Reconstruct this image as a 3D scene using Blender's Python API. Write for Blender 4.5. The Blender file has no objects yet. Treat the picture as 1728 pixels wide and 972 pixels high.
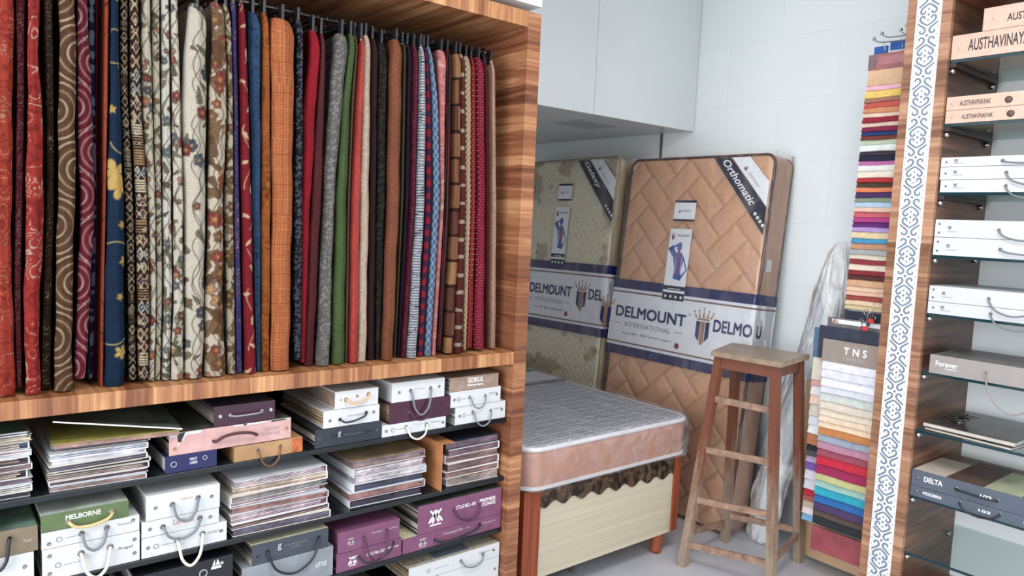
import bpy, bmesh, math, random
import numpy as np
from mathutils import Vector, Matrix, Euler

SC = bpy.context.scene
COL = SC.collection
# ------------------------------------------------------------------ camera, world, lights, exposure
IW, IH = 1728.0, 972.0
cc = np.array([864.0, 486.0])
V1 = np.array([2420.0, 440.0]); V2 = np.array([-150.0, 330.0])      # the two horizontal vanishing points
FPX = math.sqrt(-float(np.dot(V1 - cc, V2 - cc)))
def _d(p):
    v = np.array([p[0] - cc[0], -(p[1] - cc[1]), -FPX]); return v / np.linalg.norm(v)
_X, _Y = _d(V1), _d(V2); _Z = np.cross(_X, _Y)
ROT = np.array([_X, _Y, _Z]); CAM = np.array([0.0, 0.0, 1.5])
cam = bpy.data.cameras.new('camera'); camo = bpy.data.objects.new('camera', cam); COL.objects.link(camo)
cam.sensor_width = 36; cam.lens = 36 * FPX / IW; cam.clip_start = 0.05
M = Matrix([list(r) for r in ROT]).to_4x4(); M.translation = Vector(CAM); camo.matrix_world = M
SC.camera = camo

def on(ax, val, px, py):
    """world point where the sight line of photo pixel (px,py) meets the plane axis=val"""
    r = ROT @ np.array([px - cc[0], -(py - cc[1]), -FPX]); t = (val - CAM[ax]) / r[ax]
    return CAM + t * r
def onplane(P0, n, px, py):
    r = ROT @ np.array([px - cc[0], -(py - cc[1]), -FPX]); n = np.array(n); t = np.dot(np.array(P0) - CAM, n) / np.dot(r, n)
    return CAM + t * r

w = bpy.data.worlds.new('world'); SC.world = w; w.use_nodes = True
bg = w.node_tree.nodes['Background']; bg.inputs[0].default_value = (0.92, 0.96, 1.0, 1); bg.inputs[1].default_value = 1.32
def area(name, loc, size, power, rot=(0, 0, 0), col=(1, 1, 1)):
    l = bpy.data.lights.new(name, 'AREA'); l.shape = 'RECTANGLE'; l.size, l.size_y = size; l.energy = power; l.color = col
    o = bpy.data.objects.new(name, l); o.location = loc; o.rotation_euler = rot; COL.objects.link(o); return o
area('ceiling_panel_light', (1.3, 0.5, 2.93), (1.2, 0.6), 44, col=(1, .99, .97))
area('shopfront_daylight', (-2.6, 0.2, 1.7), (2.6, 2.2), 150, (math.radians(84), 0, math.radians(-84)), (0.95, 0.98, 1))
area('doorway_daylight', (1.4, -2.8, 1.6), (2.6, 2.2), 40, (math.radians(88), 0, math.radians(-4)), (0.95, 0.98, 1))
SC.view_settings.view_transform = 'Standard'; SC.view_settings.look = 'None'
SC.view_settings.exposure = 0.0; SC.view_settings.gamma = 1.0; SC.view_settings.use_curve_mapping = False

# ------------------------------------------------------------------ helpers
def s2l(c):
    if max(c) > 1.0: c = [x / 255.0 for x in c]
    return tuple((x / 12.92 if x <= 0.04045 else ((x + 0.055) / 1.055) ** 2.4) for x in c[:3])
def S(*c): return np.array(s2l(c))

def nmat(name):
    m = bpy.data.materials.new(name); m.use_nodes = True
    return m, m.node_tree.nodes, m.node_tree.links, m.node_tree.nodes['Principled BSDF']
_mc = {}
def mat(col, rough=0.6, metal=0.0, var=0.12, scale=30.0, bump=0.0, coat=0.0, name=None):
    key = (tuple(col), rough, metal, var, scale, bump, coat)
    if key in _mc: return _mc[key]
    m, N, L, P = nmat(name or 'mat_%d' % len(_mc))
    c = s2l(col)
    tc = N.new('ShaderNodeTexCoord'); nz = N.new('ShaderNodeTexNoise'); nz.inputs['Scale'].default_value = scale; nz.inputs['Detail'].default_value = 4
    L.new(tc.outputs['Object'], nz.inputs['Vector'])
    r = N.new('ShaderNodeValToRGB'); e = r.color_ramp.elements
    e[0].position = .3; e[1].position = .7
    e[0].color = (*[x * (1 - var) for x in c], 1); e[1].color = (*[min(1, x * (1 + var)) for x in c], 1)
    L.new(nz.outputs['Fac'], r.inputs['Fac']); L.new(r.outputs['Color'], P.inputs['Base Color'])
    P.inputs['Roughness'].default_value = rough; P.inputs['Metallic'].default_value = metal; P.inputs['Coat Weight'].default_value = coat
    P.inputs['Coat Roughness'].default_value = 0.12
    if bump:
        b = N.new('ShaderNodeBump'); b.inputs['Strength'].default_value = bump; b.inputs['Distance'].default_value = .004
        L.new(nz.outputs['Fac'], b.inputs['Height']); L.new(b.outputs['Normal'], P.inputs['Normal'])
    _mc[key] = m; return m

def wood(name, axis, dark, mid, light, rough=.38, fine=60.0, band=14.0, wob=1.2):
    """laminate whose tone varies along one axis and streaks along the others"""
    m, N, L, P = nmat(name)
    tc = N.new('ShaderNodeTexCoord')
    def mapped(a, b):
        mp = N.new('ShaderNodeMapping'); sc = [b, b, b]; sc[axis] = a; mp.inputs['Scale'].default_value = sc
        L.new(tc.outputs['Object'], mp.inputs['Vector']); return mp
    n1 = N.new('ShaderNodeTexNoise'); n1.inputs['Scale'].default_value = 1; n1.inputs['Detail'].default_value = 5; n1.inputs['Distortion'].default_value = wob
    L.new(mapped(fine, 2.2).outputs[0], n1.inputs['Vector'])
    n2 = N.new('ShaderNodeTexVoronoi'); n2.inputs['Scale'].default_value = 1
    L.new(mapped(band, .25).outputs[0], n2.inputs['Vector'])
    sep = N.new('ShaderNodeSeparateColor'); L.new(n2.outputs['Color'], sep.inputs[0])
    mx = N.new('ShaderNodeMath'); mx.operation = 'MULTIPLY_ADD'; mx.inputs[1].default_value = .38; L.new(sep.outputs[0], mx.inputs[0])
    ad = N.new('ShaderNodeMath'); ad.operation = 'MULTIPLY_ADD'; ad.inputs[1].default_value = 1.0; ad.inputs[2].default_value = -.2
    L.new(n1.outputs['Fac'], ad.inputs[0]); L.new(ad.outputs[0], mx.inputs[2])
    r = N.new('ShaderNodeValToRGB'); e = r.color_ramp.elements; e[0].position = .22; e[1].position = .75
    e[0].color = (*s2l(dark), 1); e[1].color = (*s2l(light), 1); k = e.new(.48); k.color = (*s2l(mid), 1)
    L.new(mx.outputs[0], r.inputs['Fac']); L.new(r.outputs['Color'], P.inputs['Base Color'])
    P.inputs['Roughness'].default_value = rough
    return m

def film(name, col=(1, 1, 1), op=0.12, gloss=.6, rough=.12, bump=.6, scale=14.0):
    """clear crumpled plastic"""
    m, N, L, P = nmat(name); N.remove(P)
    out = N['Material Output']
    tr = N.new('ShaderNodeBsdfTransparent'); df = N.new('ShaderNodeBsdfDiffuse'); df.inputs[0].default_value = (*s2l(col), 1)
    gl = N.new('ShaderNodeBsdfGlossy'); gl.inputs['Roughness'].default_value = rough
    m1 = N.new('ShaderNodeMixShader'); m2 = N.new('ShaderNodeMixShader'); fr = N.new('ShaderNodeLayerWeight'); fr.inputs[0].default_value = .35
    tc = N.new('ShaderNodeTexCoord'); nz = N.new('ShaderNodeTexNoise'); nz.inputs['Scale'].default_value = scale; nz.inputs['Detail'].default_value = 5; nz.inputs['Distortion'].default_value = 1.5
    mp = N.new('ShaderNodeMapping'); mp.inputs['Scale'].default_value = (1, 1, .45); L.new(tc.outputs['Object'], mp.inputs[0]); L.new(mp.outputs[0], nz.inputs['Vector'])
    bp = N.new('ShaderNodeBump'); bp.inputs['Strength'].default_value = bump; bp.inputs['Distance'].default_value = .03; L.new(nz.outputs['Fac'], bp.inputs['Height'])
    for s in (df, gl): L.new(bp.outputs[0], s.inputs['Normal'])
    L.new(bp.outputs[0], fr.inputs['Normal'])
    r = N.new('ShaderNodeMapRange'); r.inputs[1].default_value = .45; r.inputs[2].default_value = .7; r.inputs[3].default_value = op * .4; r.inputs[4].default_value = min(1, op * 1.8)
    L.new(nz.outputs['Fac'], r.inputs[0]); L.new(r.outputs[0], m1.inputs[0]); L.new(tr.outputs[0], m1.inputs[1]); L.new(df.outputs[0], m1.inputs[2])
    k = N.new('ShaderNodeMath'); k.operation = 'MULTIPLY'; k.inputs[1].default_value = gloss; L.new(fr.outputs['Fresnel'], k.inputs[0])
    L.new(k.outputs[0], m2.inputs[0]); L.new(m1.outputs[0], m2.inputs[1]); L.new(gl.outputs[0], m2.inputs[2]); L.new(m2.outputs[0], out.inputs[0])
    return m

class B:
    """collects boxes, tubes and prisms into one mesh"""
    def __init__(s): s.v = []; s.f = []; s.mi = []; s.cur = 0; s.sm = []
    def add(s, vs, fs, smooth=False):
        o = len(s.v); s.v += [tuple(v) for v in vs]
        for f in fs: s.f.append(tuple(i + o for i in f)); s.mi.append(s.cur); s.sm.append(smooth)
        return s
    def box(s, x0, x1, y0, y1, z0, z1, bev=0.0, T=None):
        if bev > 0:
            b = min(bev, (x1 - x0) * .45, (y1 - y0) * .45, (z1 - z0) * .45)
            bm = bmesh.new(); bmesh.ops.create_cube(bm, size=1)
            for v in bm.verts: v.co = Vector(((x0 + x1) / 2 + v.co.x * (x1 - x0), (y0 + y1) / 2 + v.co.y * (y1 - y0), (z0 + z1) / 2 + v.co.z * (z1 - z0)))
            bmesh.ops.bevel(bm, geom=list(bm.edges), offset=b, segments=2, affect='EDGES', profile=.6)
            bm.verts.index_update(); vs = [v.co.copy() for v in bm.verts]; fs = [[v.index for v in f.verts] for f in bm.faces]; bm.free()
        else:
            vs = [(x, y, z) for x in (x0, x1) for y in (y0, y1) for z in (z0, z1)]
            fs = [(0, 1, 3, 2), (4, 6, 7, 5), (0, 4, 5, 1), (2, 3, 7, 6), (0, 2, 6, 4), (1, 5, 7, 3)]
        if T: vs = [T @ Vector(v) for v in vs]
        return s.add(vs, fs)
    def hexa(s, q0, q1):
        """solid between two quads"""
        fs = [(3, 2, 1, 0), (4, 5, 6, 7)] + [(i, (i + 1) % 4, 4 + (i + 1) % 4, 4 + i) for i in range(4)]
        return s.add(list(q0) + list(q1), fs)
    def tube(s, pts, r, n=8, closed=False, cap=True):
        pts = [Vector(p) for p in pts]; m = len(pts); rr = r if hasattr(r, '__len__') else [r] * m
        vs = []; up = None
        for i, p in enumerate(pts):
            a = pts[(i - 1) % m] if (closed or i > 0) else p; b = pts[(i + 1) % m] if (closed or i < m - 1) else p
            t = (b - a).normalized()
            if up is None: up = Vector((0, 0, 1)) if abs(t.z) < .9 else Vector((1, 0, 0))
            u = (up - t * up.dot(t))
            if u.length < 1e-5: u = t.orthogonal()
            u.normalize(); wv = t.cross(u); up = u
            for k in range(n):
                an = 2 * math.pi * k / n; vs.append(p + (u * math.cos(an) + wv * math.sin(an)) * rr[i])
        fs = []
        for i in range(m if closed else m - 1):
            j = (i + 1) % m
            for k in range(n): fs.append((i * n + k, i * n + (k + 1) % n, j * n + (k + 1) % n, j * n + k))
        if cap and not closed: fs.append(tuple(range(n))[::-1]); fs.append(tuple((m - 1) * n + k for k in range(n)))
        return s.add(vs, fs, True)
    def lathe(s, prof, n=20, T=None):
        vs = []
        for r, z in prof:
            for k in range(n): a = 2 * math.pi * k / n; vs.append(Vector((r * math.cos(a), r * math.sin(a), z)))
        if T: vs = [T @ v for v in vs]
        fs = [(i * n + k, i * n + (k + 1) % n, (i + 1) * n + (k + 1) % n, (i + 1) * n + k) for i in range(len(prof) - 1) for k in range(n)]
        fs += [tuple(range(n))[::-1], tuple((len(prof) - 1) * n + k for k in range(n))]
        return s.add(vs, fs, True)
    def prism(s, poly, T, depth):
        """polygon in local xy extruded along local z, placed by T"""
        n = len(poly); vs = [T @ Vector((x, y, 0)) for x, y in poly] + [T @ Vector((x, y, depth)) for x, y in poly]
        fs = [tuple(range(n))[::-1], tuple(range(n, 2 * n))] + [(i, (i + 1) % n, n + (i + 1) % n, n + i) for i in range(n)]
        return s.add(vs, fs)
    def ribbon(s, pts, wd, T, depth, w_end=.45):
        """flat tapered ribbon drawn in local xy"""
        P = smooth(pts, 5); m = len(P); L_, R_ = [], []
        for i, (x, y) in enumerate(P):
            a = P[max(i - 1, 0)]; b = P[min(i + 1, m - 1)]; dx, dy = b[0] - a[0], b[1] - a[1]; l = math.hypot(dx, dy) or 1
            t = i / (m - 1); ww = wd / 2 * (w_end + (1 - w_end) * math.sin(math.pi * min(1, .08 + t * .92)) ** .6)
            L_.append((x - dy / l * ww, y + dx / l * ww)); R_.append((x + dy / l * ww, y - dx / l * ww))
        o = [T @ Vector((*p, depth)) for p in L_ + R_] + [T @ Vector((*p, 0)) for p in L_ + R_]
        fs = []
        for i in range(m - 1):
            fs.append((i, i + 1, m + i + 1, m + i)); fs.append((i, 2 * m + i, 2 * m + i + 1, i + 1)); fs.append((m + i, m + i + 1, 3 * m + i + 1, 3 * m + i))
        return s.add(o, fs)
    def build(s, name, mats, parent=None, loc=None, smooth_all=False, auto=False):
        me = bpy.data.meshes.new(name); me.from_pydata(s.v, [], s.f)
        mats = mats if isinstance(mats, (list, tuple)) else [mats]
        for m in mats: me.materials.append(m)
        me.polygons.foreach_set('material_index', [min(i, len(mats) - 1) for i in s.mi])
        me.polygons.foreach_set('use_smooth', [bool(x or smooth_all) for x in s.sm]); me.update()
        bm = bmesh.new(); bm.from_mesh(me); bmesh.ops.recalc_face_normals(bm, faces=bm.faces); bm.to_mesh(me); bm.free()
        o = bpy.data.objects.new(name, me); COL.objects.link(o)
        if parent is not None: o.parent = parent
        if loc is not None: o.location = loc
        return o

def smooth(pts, k=4):
    pts = [np.array(p, float) for p in pts]; out = []
    for i in range(len(pts) - 1):
        p0 = pts[max(i - 1, 0)]; p1 = pts[i]; p2 = pts[i + 1]; p3 = pts[min(i + 2, len(pts) - 1)]
        for j in range(k):
            t = j / k; out.append(tuple(.5 * ((2 * p1) + (-p0 + p2) * t + (2 * p0 - 5 * p1 + 4 * p2 - p3) * t * t + (-p0 + 3 * p1 - 3 * p2 + p3) * t ** 3)))
    out.append(tuple(pts[-1])); return out

def tag(o, label=None, cat=None, group=None, kind=None):
    if label: o['label'] = label
    if cat: o['category'] = cat
    if group: o['group'] = group
    if kind: o['kind'] = kind
    return o
def thing(name, label, cat, loc=(0, 0, 0), rz=0.0, group=None):
    o = bpy.data.objects.new(name, None); COL.objects.link(o); o.empty_display_size = .05
    o.location = loc; o.rotation_euler = (0, 0, rz); return tag(o, label, cat, group)
def struct(name, b, m):
    return tag(b.build(name, m), kind='structure')

def grid_mesh(name, X, Y, Z, C=None, mats=None, parent=None, closed_u=False, smoothf=True):
    """mesh from a grid of points (nu,nv) with an optional point colour"""
    nu, nv = X.shape; co = np.stack([X, Y, Z], -1).reshape(-1, 3)
    I = np.arange(nu * nv).reshape(nu, nv)
    if closed_u: I = np.vstack([I, I[:1]])
    q = np.stack([I[:-1, :-1], I[1:, :-1], I[1:, 1:], I[:-1, 1:]], -1).reshape(-1, 4)
    me = bpy.data.meshes.new(name); me.vertices.add(len(co)); me.vertices.foreach_set('co', co.ravel())
    me.loops.add(q.size); me.loops.foreach_set('vertex_index', q.ravel().astype(np.int32))
    me.polygons.add(len(q)); me.polygons.foreach_set('loop_start', np.arange(0, q.size, 4, dtype=np.int32)); me.polygons.foreach_set('loop_total', np.full(len(q), 4, dtype=np.int32))
    me.update(calc_edges=True); me.polygons.foreach_set('use_smooth', np.full(len(q), smoothf))
    if C is not None:
        a = me.color_attributes.new('pattern', 'FLOAT_COLOR', 'POINT')
        c4 = np.ones((nu * nv, 4), np.float32); c4[:, :3] = np.clip(C.reshape(-1, 3), 0, 1); a.data.foreach_set('color', c4.ravel())
    for m in (mats if isinstance(mats, (list, tuple)) else [mats]): me.materials.append(m)
    o = bpy.data.objects.new(name, me); COL.objects.link(o)
    if parent is not None: o.parent = parent
    return o

def lettering(s, mt, parent, o, u, v, width, height, name='lettering', shear=0.0, bold=0.0, ext=.0004, spacing=1.0, label=None):
    """printed text; o = lower left corner, u/v directions of reading and of height, all local to the parent"""
    cu = bpy.data.curves.new('txt', 'FONT'); cu.body = s; cu.size = 1; cu.shear = shear; cu.space_character = spacing; cu.resolution_u = 3
    t = bpy.data.objects.new('txt', cu); COL.objects.link(t); bpy.context.view_layer.update()
    me = bpy.data.meshes.new_from_object(t.evaluated_get(bpy.context.evaluated_depsgraph_get()))
    bpy.data.objects.remove(t)
    if bold:      # a heavier face: the same letters laid side by side a hair apart
        m2 = bmesh.new(); m2.from_mesh(me); sh = .055 if bold > .025 else .028
        g = m2.verts[:] + m2.edges[:] + m2.faces[:]
        for dx, dy, dz in ((sh, 0, .1), (0, sh, .2), (sh, sh, .3)):
            q = bmesh.ops.duplicate(m2, geom=g); bmesh.ops.translate(m2, verts=[v for v in q['geom'] if isinstance(v, bmesh.types.BMVert)], vec=(dx, dy, dz))
        m2.to_mesh(me); m2.free()
    n = len(me.vertices); co = np.empty(n * 3); me.vertices.foreach_get('co', co); co = co.reshape(-1, 3)
    mn, mx = co.min(0), co.max(0); sx = width / max(1e-6, mx[0] - mn[0]); sy = height / max(1e-6, mx[1] - mn[1])
    u = np.array(u, float); v = np.array(v, float); nn = np.cross(u, v)
    P = np.array(o, float) + np.outer((co[:, 0] - mn[0]) * sx, u) + np.outer((co[:, 1] - mn[1]) * sy, v) + nn * (ext + co[:, 2:3] * .001)
    me.vertices.foreach_set('co', P.ravel()); me.materials.clear(); me.materials.append(mt); me.update()
    ob = bpy.data.objects.new(name, me); COL.objects.link(ob); ob.parent = parent
    if label: ob['label'] = label
    return ob

def TF(o, u, v):
    """transform with local x=u, y=v, z=u x v at o"""
    u = Vector(u).normalized(); v = Vector(v).normalized(); n = u.cross(v)
    m = Matrix((u, v, n)).transposed().to_4x4(); m.translation = Vector(o); return m

# ------------------------------------------------------------------ materials shared
W_X = wood('laminate_grain_x', 0, (112, 66, 40), (156, 104, 68), (192, 144, 98), fine=42, band=16)
W_Z = wood('laminate_grain_z', 2, (94, 54, 38), (138, 88, 60), (182, 132, 94), fine=40, band=11)
W_Y = wood('laminate_grain_y', 1, (104, 56, 38), (150, 92, 62), (190, 135, 98), fine=46)
BLACKSHELF = mat((22, 28, 32), .12, 0, .1, 6, name='black_glass_shelf')
DARK = mat((20, 16, 16), .7, name='dark_backing')
WHITE = mat((236, 240, 244), .35, 0, .02, 3, name='white_laminate')
CHROME = mat((200, 204, 210), .18, 1.0, .05, name='chrome')
STEEL = mat((150, 150, 150), .3, 1.0, .05, name='steel')
BLACKP = mat((18, 18, 22), .4, 0, .1, name='black_plastic')
# ------------------------------------------------------------------ the room
XF = 3.45; YA = 4.15; CEIL = 2.95
def wall_mat():
    m, N, L, P = nmat('white_wall_panels')
    tc = N.new('ShaderNodeTexCoord'); mp = N.new('ShaderNodeMapping'); mp.inputs['Rotation'].default_value = (0, 0, 0)
    sp = N.new('ShaderNodeSeparateXYZ'); cb = N.new('ShaderNodeCombineXYZ'); L.new(tc.outputs['Object'], sp.inputs[0])
    L.new(sp.outputs[1], cb.inputs[0]); L.new(sp.outputs[2], cb.inputs[1])
    br = N.new('ShaderNodeTexBrick'); br.inputs['Scale'].default_value = 1; br.inputs['Brick Width'].default_value = .62; br.inputs['Row Height'].default_value = .31
    br.inputs['Mortar Size'].default_value = .0022; br.inputs['Color1'].default_value = (*s2l((226, 231, 233)), 1); br.inputs['Color2'].default_value = (*s2l((230, 235, 237)), 1); br.inputs['Mortar'].default_value = (*s2l((221, 226, 228)), 1)
    L.new(cb.outputs[0], br.inputs['Vector']); L.new(br.outputs['Color'], P.inputs['Base Color']); P.inputs['Roughness'].default_value = .3
    return m
WALLM = wall_mat()
GREYW = mat((214, 219, 221), .5, 0, .05, 3, name='grey_alcove_paint')
FLOORM = mat((186, 187, 194), .35, 0, .06, 5, name='grey_floor')
struct('floor', B().box(-3, 3.6, -3, 4.3, -.1, 0), FLOORM)
struct('wall_right', B().box(XF, XF + .12, -3, 2.915, 0, CEIL), WALLM)
struct('wall_alcove', B().box(XF, XF + .12, 2.915, 4.27, 0, CEIL), GREYW)
struct('trim_1', B().box(XF - .008, XF, 2.908, 2.922, 0, 2.05), mat((90, 94, 96), .5, name='grey_trim'))
struct('wall_back', B().box(-3, XF, YA, YA + .12, 0, CEIL), GREYW)
struct('ceiling', B().box(-3, 3.57, -3, 4.27, CEIL, CEIL + .1), mat((232, 235, 236), .7, 0, .02, 3, name='ceiling_paint'))
# bulkhead over the hanging unit
struct('wall_bulkhead', B().box(-.8, 1.700, 2.0, YA, 2.235, CEIL), mat((238, 240, 242), .4, 0, .02, 3, name='bulkhead_white'))
# overhead loft cupboard above the alcove
lf = thing('loft_cupboard', 'long white overhead loft cupboard with flat doors above the mattress alcove', 'cupboard', (1.705, 2.683, 2.05))
LOFTM = mat((214, 220, 221), .35, 0, .02, 3, name='loft_white')
LOFTU = mat((205, 210, 212), .35, 0, .04, 3, name='loft_underside')
b = B(); b.box(0, XF - .002 - 1.705, .02, YA - 2.683 - .005, 0, CEIL - 2.05 - .005); b.build('carcass', LOFTU, lf)
xs = [0.0, .45, .945, 1.742]
for a, c in zip(xs[:-1], xs[1:]):
    B().box(a + .0015, c - .0015, 0, .018, -.004, CEIL - 2.05 - .005, .002).build('door', LOFTM, lf)
b = B(); b.box(1.05, 1.33, .2, .42, -.006, -.001); b.build('hatch_panel', mat((165, 171, 173), .4, name='hatch'), lf)

# ------------------------------------------------------------------ left shelving unit
UX1 = 1.700; UI = 1.644; UY = 2.0; UB = 2.60
UZP = 1.042   # top of the plank the cloth stands over
unit = thing('shelving_unit', 'tall brown wood-grain shelving unit with a cloth rail above and black shelves below', 'shelving unit', (0, UY, 0))
def ub(name, bx, m, par=None): return bx.build(name, m, par or unit)
ub('side_panel', B().box(UI, UX1, 0, .6, 0, 2.21, .001), W_Z)
ub('top_panel', B().box(-.5, UI - .0006, .0, .6, 2.158, 2.21, .001), W_X)
ub('plank', B().box(-.5, UI - .0006, -.0, .56, .998, UZP, .002), W_X)
ub('back_panel', B().box(-.5, UI - .001, .585, .6, .0, 2.157), mat((58, 36, 26), .6, name='dark_wood_back'))
ub('side_panel', B().box(-.556, -.5, 0, .6, 0, 2.21), W_Z)
ZA, ZB, ZC, ZD = .800, .583, .392, .175
for z in (ZA, ZB, ZC, ZD):
    ub('shelf', B().box(-.499, UI - .001, .027, .584, z - .016, z, .002), BLACKSHELF)
rail = thing('hanging_rail', 'thin steel rail across the top of the cloth display', 'rail', (0, UY, 0))
B().tube([(-.5 + .002, .25, 2.105), (UI - .002, .25, 2.105)], .008, 10).build('rod', STEEL, rail)
for x in (-.497, UI - .003):
    B().lathe([(.02, 0), (.02, .004), (.011, .004), (.011, .02)], 14, TF((x, .25, 2.105), (0, 1, 0), (0, 0, 1) if x < 0 else (0, 0, -1))).build('rail_socket', STEEL, rail)

# ------------------------------------------------------------------ hanging cloth lengths
rng = np.random.RandomState(5)
def cloth_mat():
    m, N, L, P = nmat('patterned_cloth')
    at = N.new('ShaderNodeAttribute'); at.attribute_name = 'pattern'
    tc = N.new('ShaderNodeTexCoord'); mp = N.new('ShaderNodeMapping'); mp.inputs['Scale'].default_value = (500, 500, 420)
    wv = N.new('ShaderNodeTexNoise'); wv.inputs['Scale'].default_value = 1; wv.inputs['Detail'].default_value = 2
    L.new(tc.outputs['Object'], mp.inputs[0]); L.new(mp.outputs[0], wv.inputs['Vector'])
    mr = N.new('ShaderNodeMapRange'); mr.inputs[1].default_value = .3; mr.inputs[2].default_value = .7; mr.inputs[3].default_value = .72; mr.inputs[4].default_value = 1.25
    L.new(wv.outputs['Fac'], mr.inputs[0])
    vm = N.new('ShaderNodeVectorMath'); vm.operation = 'SCALE'; L.new(at.outputs['Color'], vm.inputs[0]); L.new(mr.outputs[0], vm.inputs['Scale'])
    L.new(vm.outputs[0], P.inputs['Base Color']); P.inputs['Roughness'].default_value = .8
    P.inputs['Specular IOR Level'].default_value = .15
    bp = N.new('ShaderNodeBump'); bp.inputs['Strength'].default_value = .35; bp.inputs['Distance'].default_value = .001
    L.new(wv.outputs['Fac'], bp.inputs['Height']); L.new(bp.outputs[0], P.inputs['Normal'])
    return m
CLOTH = cloth_mat()
def mixc(a, b, t): t = np.clip(t, 0, 1)[..., None]; return a * (1 - t) + b * t
def base(s, z, c): return np.ones(s.shape + (3,)) * S(*c)
def vnoise(s, z, sc, seed=0):
    """cheap smooth value noise"""
    x, y = s * sc + 100, z * sc + 100; xi, yi = np.floor(x).astype(int), np.floor(y).astype(int); fx, fy = x - xi, y - yi
    fx = fx * fx * (3 - 2 * fx); fy = fy * fy * (3 - 2 * fy)
    def h(i, j): v = np.sin(i * 127.1 + j * 311.7 + seed * 74.7) * 43758.5453; return v - np.floor(v)
    return (h(xi, yi) * (1 - fx) + h(xi + 1, yi) * fx) * (1 - fy) + (h(xi, yi + 1) * (1 - fx) + h(xi + 1, yi + 1) * fx) * fy
def p_plain(c, v=.18, sc=250):
    def f(s, z): return base(s, z, c) * (1 + v * (vnoise(s, z, sc, 1) - .5) * 2)[..., None] * (1 + .18 * (vnoise(s, z, 14, 3) - .5))[..., None]
    return f
def p_swirl(bg_, ln, sp=.105, ring=.017, wd=.0026, l2=None, seed=0):
    """large concentric rings laid out like fish scales"""
    def f(s, z):
        z2 = z + 2.0; row = np.floor(z2 / sp); C = base(s, z, bg_) * (1 + .25 * (vnoise(s, z, 90, seed) - .5))[..., None]; done = np.zeros(s.shape, bool)
        for dr in (0, 1, -1):
            r_ = row + dr; cx = np.where(r_ % 2 == 0, .026 + .006 * np.sin(seed), -.03); cz = (r_ + .5) * sp
            d = np.hypot((s - cx) * 1.0, z2 - cz); k = d % ring; near = (d < sp * .62) & (~done)
            ln_ = np.exp(-((k - ring * .5) / wd) ** 2); w_ = .75 + .5 * (vnoise(s, z, 40, 9) - .3)
            C = np.where(near[..., None], mixc(C, S(*ln), ln_ * w_), C)
            if l2 is not None: C = np.where(near[..., None], mixc(C, S(*l2), (np.floor(d / ring) % 2 == 0) * .35), C)
            done |= near
        return C
    return f
def p_paisley(bg_, ln, hi, seed=0, dens=1.0, sc=26):
    def f(s, z):
        a = vnoise(s, z, sc, seed) + .5 * vnoise(s, z, sc * 2.1, seed + 3)
        k = (a * 5.2 * dens) % 1.0; C = base(s, z, bg_) * (1 + .3 * (vnoise(s, z, 60, seed + 8) - .5))[..., None]
        C = mixc(C, S(*ln), np.exp(-((k - .5) / .13) ** 2) * .85)
        C = mixc(C, S(*hi), np.exp(-((k - .02) / .05) ** 2) * (vnoise(s, z, 20, seed + 5) > .42) * .9)
        C = mixc(C, S(*hi), np.exp(-((k - .5) / .06) ** 2) * (vnoise(s, z, 22, seed + 5) > .6) * .95)
        return C
    return f
def p_floral(bg_, cols, leaf, cell=.034, r=.011, seed=0, vine=(96, 82, 60), bw=.0015, big=1.0, vw=.0020):
    R = np.random.RandomState(seed)
    def f(s, z):
        C = base(s, z, bg_) * (1 + .06 * (vnoise(s, z, 300, 2) - .5))[..., None]
        for ph, am, fr in ((0, .012, 60), (1.7, .02, 34), (3.9, .015, 47)):
            d = np.abs(s - .012 - am * np.sin(z * fr + ph + seed) - (ph - 2) * .006); C = mixc(C, S(*vine), np.exp(-(d / vw) ** 2) * .85)
        n = int(1.4 / cell)
        for i in range(n * 5):
            cz = .95 + R.rand() * 1.35; cs = R.uniform(-.055, .06); rr = r * R.uniform(.6, 1.25) * big; an = R.rand() * 6.28; kind = R.rand()
            dz, ds = z - cz, s - cs
            m_ = (np.abs(dz) < rr * 2.2) & (np.abs(ds) < rr * 2.2)
            if not m_.any(): continue
            dzz, dss = dz[m_], ds[m_]; d = np.hypot(dzz, dss); th = np.arctan2(dzz, dss) + an
            if kind < .5:
                col = S(*cols[R.randint(len(cols))]); e = rr * (.68 + .32 * np.abs(np.cos(th * 2.5)))
                t = 1 / (1 + np.exp((d - e) / .0009)); Cm = C[m_]
                pet = col * (1 - .45 * np.exp(-(((th * 2.5 / np.pi) % 1 - .5) / .16) ** 2) * (d > rr * .2))[:, None]
                Cm = mixc(Cm, pet * (1.25 - .5 * (d / rr))[:, None], t * .95); Cm = mixc(Cm, S(*vine), np.exp(-((d - e) / bw) ** 2) * .8)
                Cm = mixc(Cm, S(214, 170, 90), np.exp(-(d / (rr * .22)) ** 2)); C[m_] = Cm
            else:
                a_ = dss * math.cos(an) + dzz * math.sin(an); b_ = -dss * math.sin(an) + dzz * math.cos(an)
                q = np.hypot(a_ / (rr * 1.25), b_ / (rr * .45) * (1 + .5 * a_ / rr)); Cm = C[m_]
                Cm = mixc(Cm, S(*leaf[R.randint(len(leaf))]), (q < 1) * .9); Cm = mixc(Cm, S(*vine), (np.abs(b_) < .0009) * (q < 1) * .8); C[m_] = Cm
        return C
    return f
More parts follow.
